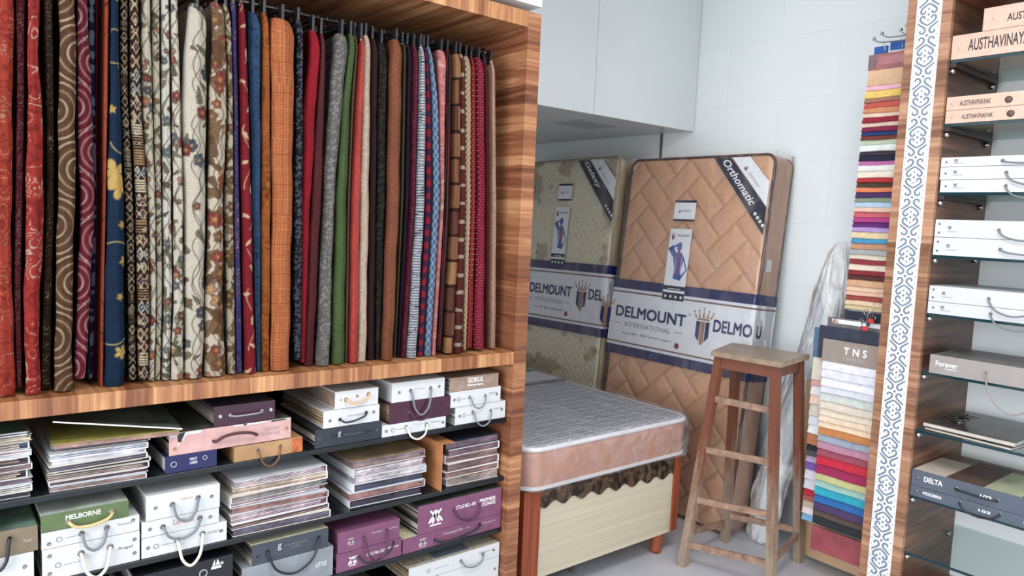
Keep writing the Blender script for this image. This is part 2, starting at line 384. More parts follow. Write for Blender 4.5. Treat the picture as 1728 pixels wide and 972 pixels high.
def p_gold(bg_, gold, seed=3):
    """deep ground with sparse big gold blossoms and curling vines"""
    def f(s, z):
        C = base(s, z, bg_) * (1 + .35 * (vnoise(s * .3, z, 160, 2) - .5))[..., None]
        for cz, cs, rr in ((1.575, -.004, .036), (1.545, .008, .034), (2.02, .0, .036), (1.13, .012, .018), (2.3, .01, .05), (1.83, .02, .012), (1.73, -.01, .01), (1.36, .022, .013), (1.27, .012, .009), (1.45, .015, .01)):
            d = np.hypot(z - cz, s - cs); th = np.arctan2(z - cz, s - cs); e = rr * (.26 + .74 * np.abs(np.cos(th * 2.5 + cz * 3)) ** .7)
            C = mixc(C, S(*gold) * (1 + .0 * cz), 1 / (1 + np.exp((d - e) / .001)) * .95)
            C = mixc(C, S(130, 88, 30), np.exp(-(((th * 2.5 / np.pi + cz * 3 / np.pi) % 1 - .5) / .05) ** 2) * (d < e * .8) * .8)
        for cz, cs, rr, a0, a1 in ((1.36, -.0, .048, -.6, 2.9), (1.88, .0, .04, .4, 3.6), (1.2, -.01, .05, 2.2, 5.2), (1.66, .02, .035, 3.4, 6.1), (2.1, .02, .05, 3.0, 5.5)):
            d = np.abs(np.hypot(z - cz, s - cs) - rr); th = (np.arctan2(z - cz, s - cs)) % 6.283
            C = mixc(C, S(200, 180, 120), np.exp(-(d / .0016) ** 2) * ((th > a0 % 6.283) if a0 > 0 else (th < 3)) * .9)
        return C
    return f
def p_tribal(dark, cols, cell=.024, seed=0):
    def f(s, z):
        i = np.floor(z / cell); t = (z / cell) % 1; u = (s / .018 + .5 * (i % 2)) % 1; r_ = np.sin(i * 12.9898 + seed * 7) * 43758.5453; r_ = r_ - np.floor(r_)
        dm = np.abs(u - .5) + np.abs(t - .5); C = base(s, z, dark)
        pal = np.array([S(*c) for c in cols]); n = len(pal); idx = (r_ * n).astype(int) % n
        C = np.where((dm < .46)[..., None], pal[idx], C); C = np.where((np.abs(dm - .46) < .06)[..., None], S(215, 195, 160), C)
        C = np.where((dm < .27)[..., None], S(*dark), C); C = np.where((dm < .13)[..., None], pal[(idx + 1) % n], C)
        lines = (r_ > .7)
        C = np.where((lines & ((t * 5 % 1) > .5))[..., None], pal[(idx + 2) % n], C); C = np.where((lines & ((t * 5 % 1) <= .5))[..., None], S(*dark), C)
        return mixc(C, pal[0], (vnoise(s, z, 130, seed) > .78) * .6)
    return f
def p_stripes(c1, c2, per=.0085, duty=.55, v=.1):
    def f(s, z): return np.where((((z + .004 * vnoise(s, z, 30, 2)) / per % 1) < duty)[..., None], base(s, z, c1), base(s, z, c2)) * (1 + v * (vnoise(s, z, 200, 5) - .5))[..., None]
    return f
def p_vstripes(c1, c2, per=.009, duty=.6):
    def f(s, z): return np.where(((s / per % 1) < duty)[..., None], base(s, z, c1), base(s, z, c2))
    return f
def p_check(c1, c2, c3, pz=.032, ps=.022):
    def f(s, z):
        a = ((z / pz) % 1) < .5; b_ = ((s / ps + .5) % 1) < .5; C = np.where((a & b_)[..., None], S(*c1), np.where((a | b_)[..., None], S(*c2), S(*c3)))
        return C * (1 + .15 * (vnoise(s, z, 240, 4) - .5))[..., None]
    return f
def p_dots(bg_, c, p=.009, r=.0017):
    def f(s, z):
        i = np.floor(z / p); u = (s / p + .5 * (i % 2)) % 1 - .5; t = (z / p) % 1 - .5; d = np.hypot(u, t) * p
        return mixc(base(s, z, bg_) * (1 + .15 * (vnoise(s, z, 90, 4) - .5))[..., None], S(*c), (d < r) * .85)
    return f
def p_patch(cols, h=.075, seed=0, w_=.05):
    pal = np.array([S(*c) for c in cols])
    def f(s, z):
        i = np.floor(z / h); j = np.floor((s + .1) / w_); r_ = np.sin(i * 78.233 + j * 12.9 + seed) * 43758.5453; r_ -= np.floor(r_)
        t = (z / h) % 1; C = pal[(r_ * len(pal)).astype(int) % len(pal)]
        C = np.where(((np.abs(t - .5) > .44))[..., None], S(60, 30, 26), C); return C * (1 + .25 * (vnoise(s, z * .2, 260, 4) - .5))[..., None]
    return f
def p_bouc(c1, c2, sc=220):
    def f(s, z): return mixc(base(s, z, c1), S(*c2), (vnoise(s, z, sc, 7) > .62) * .8)
    return f
def p_leafy(bg_, gold, seed=0, sp=.07, r=.014):
    def f(s, z):
        C = base(s, z, bg_) * (1 + .2 * (vnoise(s, z, 120, 2) - .5))[..., None]
        d = np.abs(s - .004 - .014 * np.sin(z * 42 + seed)); C = mixc(C, S(*gold), np.exp(-(d / .0013) ** 2) * ((z * 9 % 1) < .55) * .9)
        for i in range(24):
            cz = .98 + i * sp * .8; cs = .012 * math.sin(i * 2.3 + seed); an = i * 1.9 + seed; dz, ds = z - cz, s - cs
            a_ = ds * math.cos(an) + dz * math.sin(an); b_ = -ds * math.sin(an) + dz * math.cos(an)
            q = np.hypot(a_ / r, b_ / (r * .36)); C = mixc(C, S(*gold), (q < 1) * .92)
        return C
    return f
CREAM = (226, 216, 192)
SMALLF = [(150, 52, 60), (196, 120, 90), (70, 96, 130), (120, 70, 60)]; SMALLL = [(110, 110, 84), (90, 84, 66), (140, 130, 104)]
# each: label bits, pattern, pixel edges [(y, left, right)...], top row of the fold, bottom row, plane of the fold
F = [
 ('orange-red damask', p_paisley((182, 66, 46), (140, 38, 32), (214, 150, 118), 1, .8), [(0, -12, 24), (340, -10, 21), (500, -8, 20), (670, -6, 35)], -90, 671, .045),
 ('dusky pink and maroon brocade', p_paisley((128, 36, 48), (170, 110, 118), (212, 170, 166), 2, 1.2, 40), [(0, 28, 43), (170, 29, 43), (340, 26, 40), (500, 24, 37), (640, 27, 38)], -90, 655, .075),
 ('brick red paisley with pale curls', p_paisley((176, 50, 42), (132, 32, 30), (232, 190, 166), 3, .8, 20), [(0, 49, 69), (90, 45, 64), (170, 45, 72), (340, 43, 76), (500, 39, 69), (600, 40, 66), (674, 44, 71)], -90, 673, .04),
 ('dark olive brown curly', p_paisley((70, 50, 34), (110, 84, 58), (196, 172, 136), 4, 1.1, 34), [(0, 73, 89), (170, 79, 92), (340, 80, 92), (500, 74, 88), (660, 70, 86)], -90, 662, .085),
 ('brown with big cream rings', p_swirl((98, 66, 44), (216, 192, 156), .135, .019, .0022, (120, 82, 54), 0), [(0, 102, 128), (170, 101, 130), (340, 99, 128), (500, 95, 124), (600, 94, 122), (665, 93, 134)], -90, 666, .04),
 ('wine red with pale rings', p_swirl((112, 20, 44), (216, 176, 166), .105, .017, .0021, (138, 30, 58), 2), [(0, 132, 148), (170, 131, 157), (260, 134, 160), (340, 138, 161), (500, 132, 154), (640, 124, 145)], -90, 640, .05),
 ('navy with grey specks', p_bouc((22, 28, 60), (120, 136, 156), 90), [(0, 148, 161), (170, 151, 161), (340, 160, 165), (640, 147, 158)], -90, 640, .10),
 ('plain deep wine', p_plain((124, 22, 48)), [(0, 161, 172), (170, 161, 168), (340, 162, 166), (640, 158, 163)], -90, 642, .12),
 ('rust orange with tiny dark sprigs', p_leafy((182, 82, 58), (96, 36, 28), 1, .25, .008), [(0, 172, 186), (170, 168, 184), (340, 164, 179), (500, 162, 175), (655, 161, 174)], -90, 656, .06),
 ('deep blue with gold blossoms', p_gold((12, 46, 76), (222, 184, 100)), [(0, 186, 200), (100, 184, 202), (170, 184, 204), (340, 179, 211), (500, 175, 212), (655, 178, 213)], -90, 655, .045),
 ('black and tan tribal', p_tribal((34, 26, 26), [(180, 160, 130), (120, 92, 64), (90, 40, 44), (150, 140, 120)], .026, 1), [(0, 203, 218), (170, 205, 217), (340, 213, 229), (500, 217, 230), (640, 218, 233)], -90, 641, .07),
 ('cream and brown kilim', p_tribal((56, 34, 34), [(216, 198, 166), (176, 140, 96), (130, 54, 56), (96, 128, 160), (206, 188, 160)], .034, 4), [(0, 220, 233), (170, 222, 240), (340, 228, 251), (500, 231, 255), (640, 234, 254)], -90, 641, .05),
 ('cream, small russet flowers', p_floral(CREAM, SMALLF, SMALLL, .03, .010, 11), [(0, 240, 254), (170, 240, 258), (340, 250, 263), (500, 254, 265), (643, 250, 261)], -90, 643, .06),
 ('cream, scattered red buds', p_floral((220, 208, 184), SMALLF, SMALLL, .03, .009, 12), [(0, 257, 270), (170, 259, 272), (340, 264, 274), (500, 265, 276), (645, 262, 272)], -90, 644, .07),
 ('off-white, blue and green sprigs', p_floral((228, 222, 208), [(78, 100, 140), (90, 120, 130), (140, 70, 70)], SMALLL, .03, .011, 13), [(0, 274, 288), (170, 274, 290), (340, 275, 291), (500, 277, 292), (645, 273, 287)], -90, 645, .06),
 ('off-white, rosebuds and leaf trails', p_floral((228, 218, 200), SMALLF, SMALLL, .028, .011, 14), [(0, 289, 300), (170, 291, 306), (340, 294, 312), (500, 295, 312), (645, 290, 312)], -90, 646, .05),
 ('ivory slub with long vine scrolls', p_floral((224, 214, 194), [(60, 74, 104), (140, 56, 52), (80, 96, 116)], [(120, 112, 92)], .09, .016, 15, (86, 70, 50), .0013, 1.0, .0018), [(0, 322, 352), (170, 308, 352), (340, 311, 350), (500, 312, 348), (640, 315, 345)], 4, 641, .045),
 ('ivory with large brown roses', p_floral((222, 208, 184), [(160, 74, 64), (196, 150, 110), (138, 94, 62)], [(110, 78, 50), (140, 110, 76)], .04, .022, 16, (104, 72, 48)), [(0, 358, 378), (90, 362, 386), (170, 356, 386), (340, 355, 379), (500, 350, 379), (637, 347, 384)], 2, 638, .045),
 ('cream and tobacco leaf', p_floral((210, 194, 166), [(120, 84, 56), (150, 110, 78)], [(96, 66, 42), (120, 92, 60)], .026, .013, 17), [(0, 378, 390), (170, 387, 395), (340, 381, 396), (500, 384, 397), (635, 386, 400)], 6, 636, .06),
 ('violet blue brocade', p_paisley((78, 70, 130), (50, 44, 92), (190, 160, 130), 6, 1.0, 36), [(0, 392, 404), (170, 394, 406), (340, 396, 407), (500, 398, 410), (635, 399, 411)], -40, 636, .065),
 ('crimson with gold leaf sprays', p_leafy((142, 24, 42), (222, 190, 150), 2, .09, .013), [(0, 404, 414), (170, 406, 420), (340, 408, 426), (500, 412, 429), (600, 414, 432), (640, 416, 438)], 2, 640, .04),
 ('teal blue brocade', p_paisley((60, 94, 132), (26, 48, 82), (70, 104, 140), 8, .9, 30), [(18, 419, 446), (170, 424, 443), (340, 427, 442), (632, 434, 441)], 18, 632, .06),
 ('burnt orange brocade', p_paisley((178, 100, 40), (110, 54, 26), (200, 120, 50), 9, .8, 26), [(22, 444, 456), (170, 444, 459), (340, 443, 460), (628, 441, 457)], 20, 629, .055),
 ('bright orange burlap, widest of the plain lengths', p_check((228, 150, 92), (204, 116, 66), (176, 88, 48), .0056, .0056), [(27, 456, 502), (60, 457, 502), (170, 458, 500), (340, 460, 498), (628, 457, 492)], 27, 628, .04),
 ('charcoal boucle', p_bouc((30, 32, 42), (110, 114, 126)), [(30, 503, 513), (170, 502, 512), (340, 499, 512), (608, 497, 511)], 32, 608, .06),
 ('bright crimson', p_plain((170, 20, 42)), [(50, 524, 541), (90, 526, 548), (170, 516, 539), (340, 512, 525), (610, 508, 515)], 50, 612, .07),
 ('dusty maroon', p_plain((104, 44, 46)), [(55, 543, 551), (170, 536, 549), (340, 528, 548), (622, 514, 533)], 56, 622, .075),
 ('mid grey linen', p_bouc((116, 112, 108), (160, 156, 150)), [(55, 573, 597), (120, 566, 588), (170, 562, 580), (340, 550, 566), (620, 534, 559)], 56, 620, .05),
 ('leaf green linen', p_plain((88, 112, 66)), [(58, 592, 602), (170, 580, 592), (340, 570, 587), (617, 562, 584)], 57, 617, .055),
 ('tan linen, very narrow fold', p_plain((140, 112, 92)), [(60, 603, 609), (170, 594, 600), (340, 588, 591), (610, 584, 587)], 59, 612, .075),
 ('coral red', p_plain((202, 76, 66)), [(62, 608, 617), (170, 601, 614), (340, 591, 609), (613, 586, 605)], 62, 613, .05),
 ('pale beige linen', p_bouc((214, 188, 164), (230, 210, 190), 200), [(60, 618, 627), (170, 614, 626), (340, 610, 625), (611, 605, 620)], 59, 611, .055),
 ('chocolate maroon', p_plain((66, 34, 34)), [(65, 628, 640), (340, 626, 636), (611, 621, 634)], 64, 612, .075),
 ('black with fine flecks', p_bouc((26, 26, 22), (66, 62, 52)), [(70, 641, 656), (170, 640, 655), (340, 638, 654), (610, 635, 644)], 71, 611, .07),
 ('rust brown', p_plain((148, 88, 62)), [(66, 667, 682), (170, 661, 680), (340, 656, 677), (608, 643, 665)], 66, 609, .045),
 ('olive green sliver', p_plain((104, 98, 62)), [(70, 683, 687), (340, 678, 682), (600, 666, 669)], 70, 606, .085),
 ('dark aubergine', p_plain((50, 32, 56)), [(74, 688, 697), (340, 683, 693), (606, 668, 675)], 74, 607, .075),
 ('wine textured', p_bouc((96, 24, 48), (130, 50, 72)), [(77, 696, 711), (170, 695, 708), (340, 692, 703), (605, 675, 686)], 76, 605, .06),
 ('white with fine black cross stripes', p_stripes((206, 208, 216), (74, 74, 84), .0085, .62), [(76, 711, 717), (170, 709, 720), (340, 703, 719), (606, 688, 705)], 76, 606, .045),
 ('red and navy check', p_check((176, 24, 48), (84, 32, 66), (38, 48, 92), .040, .026), [(77, 718, 723), (170, 721, 731), (340, 721, 733), (600, 706, 717)], 78, 601, .055),
 ('pale blue plaid', p_check((140, 166, 196), (96, 118, 156), (160, 182, 196), .028, .02), [(77, 723, 728), (170, 731, 741), (340, 734, 745), (606, 718, 729)], 77, 605, .05),
 ('salmon pink jacquard', p_paisley((206, 122, 122), (226, 156, 150), (238, 190, 180), 12, .6, 20), [(84, 743, 758), (170, 744, 753), (340, 746, 750), (604, 730, 735)], 84, 604, .045),
 ('black with pink pinstripes', p_vstripes((30, 24, 22), (150, 70, 80), .008, .8), [(84, 757, 766), (340, 751, 761), (590, 739, 748)], 85, 592, .065),
 ('brown patchwork', p_patch([(146, 98, 66), (92, 46, 40), (176, 128, 84), (110, 66, 50)], .085, 1), [(88, 769, 779), (340, 768, 778), (597, 751, 768)], 88, 597, .045),
 ('chestnut with pale ladder bars', p_stripes((106, 44, 38), (196, 172, 150), .06, .8), [(90, 779, 784), (340, 778, 787), (597, 769, 782)], 89, 597, .05),
 ('cream and tan small check', p_check((222, 196, 160), (188, 140, 108), (232, 214, 184), .018, .014), [(94, 787, 797), (340, 788, 796), (590, 783, 787)], 94, 591, .06),
 ('cherry red with pin dots and an orange edge', p_dots((150, 30, 40), (220, 160, 120)), [(97, 798, 804), (340, 796, 806), (586, 788, 799)], 97, 587, .065),
 ('deep rose with pin dots', p_dots((142, 16, 50), (216, 120, 140)), [(97, 807, 818), (340, 808, 821), (590, 804, 820)], 97, 590, .05),
 ('plain dark cherry', p_plain((118, 18, 36)), [(108, 819, 828), (340, 821, 828), (585, 820, 825)], 106, 588, .08),
 ('pale sand end piece', p_plain((196, 156, 132)), [(101, 829, 836), (340, 829, 839), (588, 826, 837)], 101, 588, .06),
]
LV = np.linspace(UZP + .002, 2.07, 60)
def prof(e, dy, side):
    zl = np.array([on(1, UY + dy, q[1], q[0])[2] for q in e]); xl = np.array([on(1, UY + dy, q[side], q[0])[0] for q in e]); o_ = np.argsort(zl)
    return np.interp(LV, zl[o_], xl[o_])
PR = [[prof(f[2], f[5], 1), prof(f[2], f[5], 2)] for f in F]
for i in range(len(F)):                     # neighbouring folds never cross
    PR[i][1] = np.maximum(PR[i][1], PR[i][0] + .006)
for _ in range(3):
    for i in range(len(F) - 1):
        ov = PR[i][1] + .0035 - PR[i + 1][0]; ov = np.maximum(ov, 0)
        wa = PR[i][1] - PR[i][0]; wb = PR[i + 1][1] - PR[i + 1][0]; t = wa / (wa + wb)
        PR[i][1] = PR[i][1] - ov * t; PR[i + 1][0] = PR[i + 1][0] + ov * (1 - t)
kk = np.ones(7) / 7
for p in PR:
    for j in (0, 1): p[j] = np.convolve(np.pad(p[j], 3, 'edge'), kk, 'valid')
def cloth(i, desc, pat, edges, ytop, ybot, dy):
    yf = UY + dy
    ztop = min(on(1, yf, edges[0][1], ytop)[2], 2.062) if ytop > 0 else 2.062
    zbot = max(UZP + .0035, on(1, yf, edges[-1][1], ybot)[2])
    zz = np.arange(zbot, ztop, .0022 if i < 23 else .0030); zz = np.append(zz, ztop)
    XL = np.interp(zz, LV, PR[i][0]); XR = np.interp(zz, LV, PR[i][1]); ph = i * 1.7
    cx = (XL + XR) / 2 + np.minimum(1, (XR - XL) / .03) ** 2 * (.0011 * np.sin(zz * 21 + ph) + .0007 * np.sin(zz * 47 + 2 * ph)); hw = np.maximum((XR - XL) / 2, .0028)
    x0 = cx.mean(); dep = .26
    nfr = int(max(14, min(60, (2.6 * hw.mean()) / (.0017 if i < 23 else .0024)))); side = np.concatenate([[dep], np.linspace(.2, .012, 9)])
    sec = [(-1, d) for d in side] + [(-math.cos(a), -math.sin(a)) for a in np.linspace(0, math.pi, nfr)] + [(1, d) for d in side[::-1]]
    n = len(sec); X = np.zeros((n, len(zz))); Y = np.zeros_like(X); Sg = np.zeros_like(X)
    rd = np.minimum(hw * .9, .026)
    hb = np.minimum(hw * .5, .007)
    for j, (a, d) in enumerate(sec):
        if abs(a) == 1 and d > 0:
            t = min(1, d / .05); t = t * t * (3 - 2 * t); X[j] = cx + a * (hw * (1 - t) + hb * t)
            Y[j] = dy + rd + d; Sg[j] = a * (hw + d)
        else:
            an = math.acos(-a); crease = .0012 * np.sin(an * 5 + zz * 4 + ph) * np.sin(an)
            X[j] = cx + a * hw; Y[j] = dy + rd * (1 + d) + crease; Sg[j] = a * hw * 1.15
    top = np.clip((zz - (ztop - .05)) / .05, 0, 1) ** 2
    X = cx + (X - cx) * (1 - .25 * top)[None, :]; Y = Y + (top * .012)[None, :]
    Zg = np.broadcast_to(zz, X.shape).copy()
    Zg += (.004 * np.sin(np.linspace(0, 6, n))[:, None]) * top[None, :]
    C = pat(Sg, Zg)
    L = (C * np.array([.3, .5, .2])).sum(-1, keepdims=True); C = np.clip(L + (C - L) * .94, 0, 1) ** 1.06 * .44
    o = grid_mesh('fabric_length', X - x0, Y - dy, Zg - zbot, C, CLOTH)
    o.location = (x0, UY + dy, zbot)
    return o, x0, yf, ztop, hw[-1], '%s fabric length' % desc
clothinfo = []
for i, (desc, pat, edges, yt, yb, dy) in enumerate(F):
    o, x0, yf, zt, hwt, nm = cloth(i, desc, pat, edges, yt, yb, dy)
    tag(o, nm + ' hanging folded from the rail', 'fabric', 'fabric lengths hanging from the rail')
    xt = float(np.interp(zt, LV, (PR[i][0] + PR[i][1]) / 2))
    clothinfo.append((desc, xt, zt, hwt, dy))
# clip hangers: hook over the rail, bar with clips gripping the cloth
for i, (desc, xt, zt, hwt, dy) in enumerate(clothinfo):
    if i < 16: continue
    h = thing('clip_hanger', 'black clip hanger gripping the %s fabric' % desc, 'hanger', (xt, UY + .25, 2.105), 0, 'clip hangers on the rail')
    zb = zt - 2.105
    B().tube(smooth([(0, -.012, -.004), (0, -.009, .009), (0, .002, .014), (0, .013, .008), (0, .013, -.006), (0, .004, -.018), (0, .0, zb * .5 - .006)], 4), .0016, 6).build('hook', STEEL, h)
    yb_ = dy + .008 - .25
    B().box(-.003, .003, yb_ + .02, .09, zb * .5 - .010, zb * .5 - .002, .001).build('bar', BLACKP, h)
    for yy in (yb_ + .02, .07):
        c = B(); c.hexa([(-.0042, yy - .008, zb - .012), (.0042, yy - .008, zb - .012), (.0042, yy + .010, zb - .012), (-.0042, yy + .010, zb - .012)],
                        [(-.0035, yy - .010, zb * .5 + .004), (.0035, yy - .010, zb * .5 + .004), (.0035, yy + .012, zb * .5 + .004), (-.0035, yy + .012, zb * .5 + .004)])
        c.build('clip', BLACKP, h)
    B().tube([(-.0048, yb_ + .012, zb - .004), (.0048, yb_ + .012, zb - .004)], .003, 8).build('clip_spring', CHROME, h)
# ------------------------------------------------------------------ sample boxes and catalogues
LEAFM = [mat(c, .75, name='leaf_%d' % i) for i, c in enumerate([(206, 200, 190), (120, 112, 104), (60, 56, 58), (150, 140, 126), (34, 34, 38)])]
LEAFW = [mat(c, .7) for c in [(226, 226, 222), (190, 190, 188), (214, 210, 200), (150, 150, 150)]]
LEAFT = [mat(c, .7) for c in [(196, 180, 150), (140, 118, 92), (170, 150, 120), (110, 92, 72)]]
INKW = mat((238, 238, 238), .5, 0, .02, name='white_print'); INKD = mat((40, 42, 50), .5, name='dark_print'); INKG = mat((130, 132, 138), .5, name='grey_print')
INKR = mat((176, 74, 60), .5, name='red_print'); INKS = mat((190, 186, 190), .4, .3, name='silver_print')
def emblem(kind, mt, parent, o, u, v, sz, name='emblem'):
    T = TF(o, u, v); b = B()
    if kind == 'star':       # crossed feather strokes over a base line
        for k in (-1, 1):
            b.ribbon([(.5 + k * .42, .98), (.5 + k * .26, .84), (.5 + k * .1, .5), (.5 + k * .3, .22)], .12, T @ Matrix.Scale(sz, 4), .0006 / sz)
            b.ribbon([(.5 + k * .48, .2), (.5 + k * .34, .42), (.5 + k * .13, .62), (.5 + k * .05, .98)], .14, T @ Matrix.Scale(sz, 4), .0006 / sz)
            b.ribbon([(.5 + k * .2, .14), (.5 + k * .07, .5), (.5 + k * .16, .9)], .07, T @ Matrix.Scale(sz, 4), .0006 / sz)
        b.prism([(.1, .0), (.9, .0), (.9, .08), (.1, .08)], T @ Matrix.Scale(sz, 4), .0006 / sz)
    elif kind == 'm':        # the small house mark with pillars
        for x in (.05, .3, .55, .8): b.prism([(x, .3), (x + .14, .3), (x + .14, 1), (x, .86)], T @ Matrix.Scale(sz, 4), .0006 / sz)
        b.prism([(0, 0), (1, 0), (1, .12), (0, .12)], T @ Matrix.Scale(sz, 4), .0006 / sz)
    elif kind == 'peak':
        b.prism([(0, 0), (1.1, 0), (1.0, .3), (.1, .3)], T @ Matrix.Scale(sz, 4), .0006 / sz); b.prism([(.15, .4), (.45, .4), (.4, 1)], T @ Matrix.Scale(sz, 4), .0006 / sz); b.prism([(.52, .4), (.95, .4), (.68, 1.05)], T @ Matrix.Scale(sz, 4), .0006 / sz)
    elif kind == 'ring':
        b.tube([(o[0] + math.cos(t) * sz / 2, o[1] - .001, o[2] + math.sin(t) * sz / 2) for t in np.linspace(0, 6.283, 16, endpoint=False)], sz * .07, 5, True)
    return b.build(name, mt, parent)

def sbox(label, loc, w_, d_, h_, front, rz=0.0, cover=None, leaves=None, group='sample boxes on the black shelves', rivets=(), handle=None, rivm=None, name='sample_box', thick=.0035, cat='box', side=None, toppanel=None, hout=.013):
    """a swatch catalogue box: front spine, top and bottom boards, leaves between, handle and rivets (local: x right, y back, z up)"""
    t = thing(name, label, cat, tuple(loc), rz, group)
    cover = cover or front; lv = leaves or LEAFM
    B().box(0, w_, 0, thick, 0, h_, .0012).build('spine', front, t)
    B().box(0, w_, thick + .0002, d_, h_ - thick, h_, .001).build('top_cover', cover, t)
    B().box(0, w_, thick + .0002, d_, 0, thick, .001).build('bottom_cover', cover, t)
    b = B(); z = thick + .0006; R = random.Random(int(w_ * 9999 + h_ * 77777 + loc[0] * 1000)); n = 0
    if side is not None:
        b.box(.003, w_ - .003, thick + .0006, d_ - .006, z, h_ - thick - .0006); b.build('side_board', side, t)
    else:
        while z < h_ - thick - .002 and n < 26:
            hh = min(R.uniform(.0022, .0046), h_ - thick - .0008 - z); b.cur = R.randrange(len(lv)); i_ = R.uniform(.002, .010)
            b.box(i_, w_ - i_, thick + .0006, d_ - .004 - i_, z, z + hh); z += hh + .0004; n += 1
        b.build('leaves', lv, t)
    if toppanel:
        mt, a0, a1, c0, c1 = toppanel
        B().box(a0 * w_, a1 * w_, c0 * d_, c1 * d_, h_ + .0001, h_ + .0009).build('cover_sheet', mt, t)
    for (u, v) in rivets:
        T = TF((u * w_, 0, v * h_), (1, 0, 0), (0, 0, 1)); b = B(); b.lathe([(.0052, 0), (.0048, .0012), (.0028, .0013), (.0024, .0006), (.0001, .0006)], 12, T); b.build('rivet', rivm or STEEL, t)
    if handle:
        hm, u0, v0, u1, v1, drop, r = handle
        a = np.array([u0 * w_, -.001, v0 * h_]); c = np.array([u1 * w_, -.001, v1 * h_]); mid = (a + c) / 2; ho = hout - .013
        pts = [a + [0, .0005, 0], a + [.002, -.008, -drop * .12], a + [(c[0] - a[0]) * .16, -.012 - ho, -drop * .7], [mid[0], -.013 - ho, mid[2] - drop], c + [-(c[0] - a[0]) * .16, -.012 - ho, -drop * .7], c + [-.002, -.008, -drop * .12], c + [0, .0005, 0]]
        B().tube(smooth(pts, 5), r, 8).build('handle', hm, t)
        for q in (a, c):
            b = B(); b.lathe([(r * 2.1, 0), (r * 1.9, .0014), (r * 1.1, .0016), (r * 1.05, 0)], 12, TF((q[0], 0, q[2]), (1, 0, 0), (0, 0, 1))); b.build('eyelet', rivm or STEEL, t)
    return t
UL, VL, = (1, 0, 0), (0, 0, 1)
def txt(t, s, mt, x, z, w_, h_, **k): return lettering(s, mt, t, (x, 0, z), UL, VL, w_, h_, **k)
def fx(px, py, y=2.03): p = on(1, y, px, py); return p
C_W = mat((198, 200, 202), .45, 0, .02, name='white_board'); C_GREY = mat((60, 66, 76), .4, name='slate_board'); C_NAVYD = mat((40, 44, 54), .4, name='dark_slate_board')
C_PURP = mat((116, 70, 98), .5, name='mauve_board'); C_PURD = mat((58, 28, 46), .3, name='plum_board'); C_PINK = mat((192, 152, 148), .55, name='pink_board')
C_GRN = mat((84, 102, 64), .5, name='green_board'); C_OLV = mat((118, 104, 84), .5, name='taupe_board'); C_BLUE = mat((26, 28, 76), .35, name='navy_board')
C_TAN = mat((160, 124, 88), .6, 0, .2, 12, name='tan_board'); C_TAUPE = mat((146, 124, 110), .5, 0, .2, 40, name='woodgrain_board'); C_CARD = mat((176, 116, 72), .75, name='brown_card')
C_BLK = mat((24, 26, 32), .35, name='black_board'); C_SILV = mat((128, 134, 140), .3, name='grey_satin_board'); C_CREAM = mat((200, 192, 164), .6, name='cream_cover'); C_DKC = mat((70, 74, 66), .5, 0, .5, 20, name='dark_cover_print')
ROPE_G = mat((112, 118, 122), .6, name='grey_cord'); ROPE_W = mat((214, 208, 192), .6, name='cream_cord'); ROPE_K = mat((30, 32, 40), .45, name='black_cord'); ROPE_T = mat((204, 160, 118), .6, name='tan_cord'); ROPE_P = mat((70, 36, 62), .5, name='mauve_cord'); ROPE_B = mat((110, 66, 44), .6, name='brown_cord'); ROPE_D = mat((70, 34, 34), .5, name='dark_brown_cord')
Y0 = 2.03
def place(stack, zbase, xl_px, xr_px, yrow, dy=0.0):
    pass
def row(zb, items, y=Y0):
    """items bottom to top: (label, px left, px right, py bottom-left, height, kwargs, decorate)"""
    z = zb + .0006
    for (label, pl, pr, pyb, h_, kw, deco) in items:
        yy = y + kw.pop('dy', 0.0); x0 = on(1, yy, pl, pyb)[0]; x1 = min(on(1, yy, pr, pyb - 20)[0], 1.6385)
        t = sbox(label, (x0, yy, z), x1 - x0, kw.pop('d', .34), h_, **kw)
        if deco: deco(t, x1 - x0, h_)
        z += h_ + .0013
GS = 'white sample boxes with cord handles on the black shelves'; GP = 'mauve sample boxes on the lower shelf'; GD = 'dark sample boxes on the black shelves'
R4 = ((.08, .5), (.92, .5))
def brandline(t, w_, h_, word=None, u=.16, v=.5, mt=INKG):
    emblem('ring', INKG, t, (u * w_, 0, v * h_), UL, VL, .012); txt(t, 'sample book', INKG, (u + .06) * w_, (v - .07) * h_, .16 * w_, .006)
    if word: txt(t, word, mt, .76 * w_, (v + .02) * h_, .16 * w_, .010)
# --- shelf A, right to left
row(ZA, [
 ('white sample box with grey cord handle, lowest of the stack beside the wood end panel', 768, 853, 719, .061, dict(front=C_W, leaves=LEAFW, rivets=R4, handle=(ROPE_G, .33, .62, .69, .55, .050, .0028), group=GS), lambda t, w_, h_: brandline(t, w_, h_, 'special')),
 ('white sample box directly under the brownish wood-grain box', 759, 844.5, 690, .054, dict(front=C_W, leaves=LEAFW, rivets=R4, handle=(ROPE_G, .37, .55, .68, .52, .040, .0025), group=GS), lambda t, w_, h_: brandline(t, w_, h_, 'elegance')),
 ('brownish wood-grain sample box with white lettering, top right below the plank', 758.5, 841, 663, .048, dict(front=C_TAUPE, cover=C_TAUPE), lambda t, w_, h_: (txt(t, 'GOKUL', INKW, .36 * w_, .52 * h_, .32 * w_, .4 * h_ * .9, bold=.01), txt(t, 'Fabscape', INKW, .36 * w_, .22 * h_, .32 * w_, .010, bold=.02))),
])
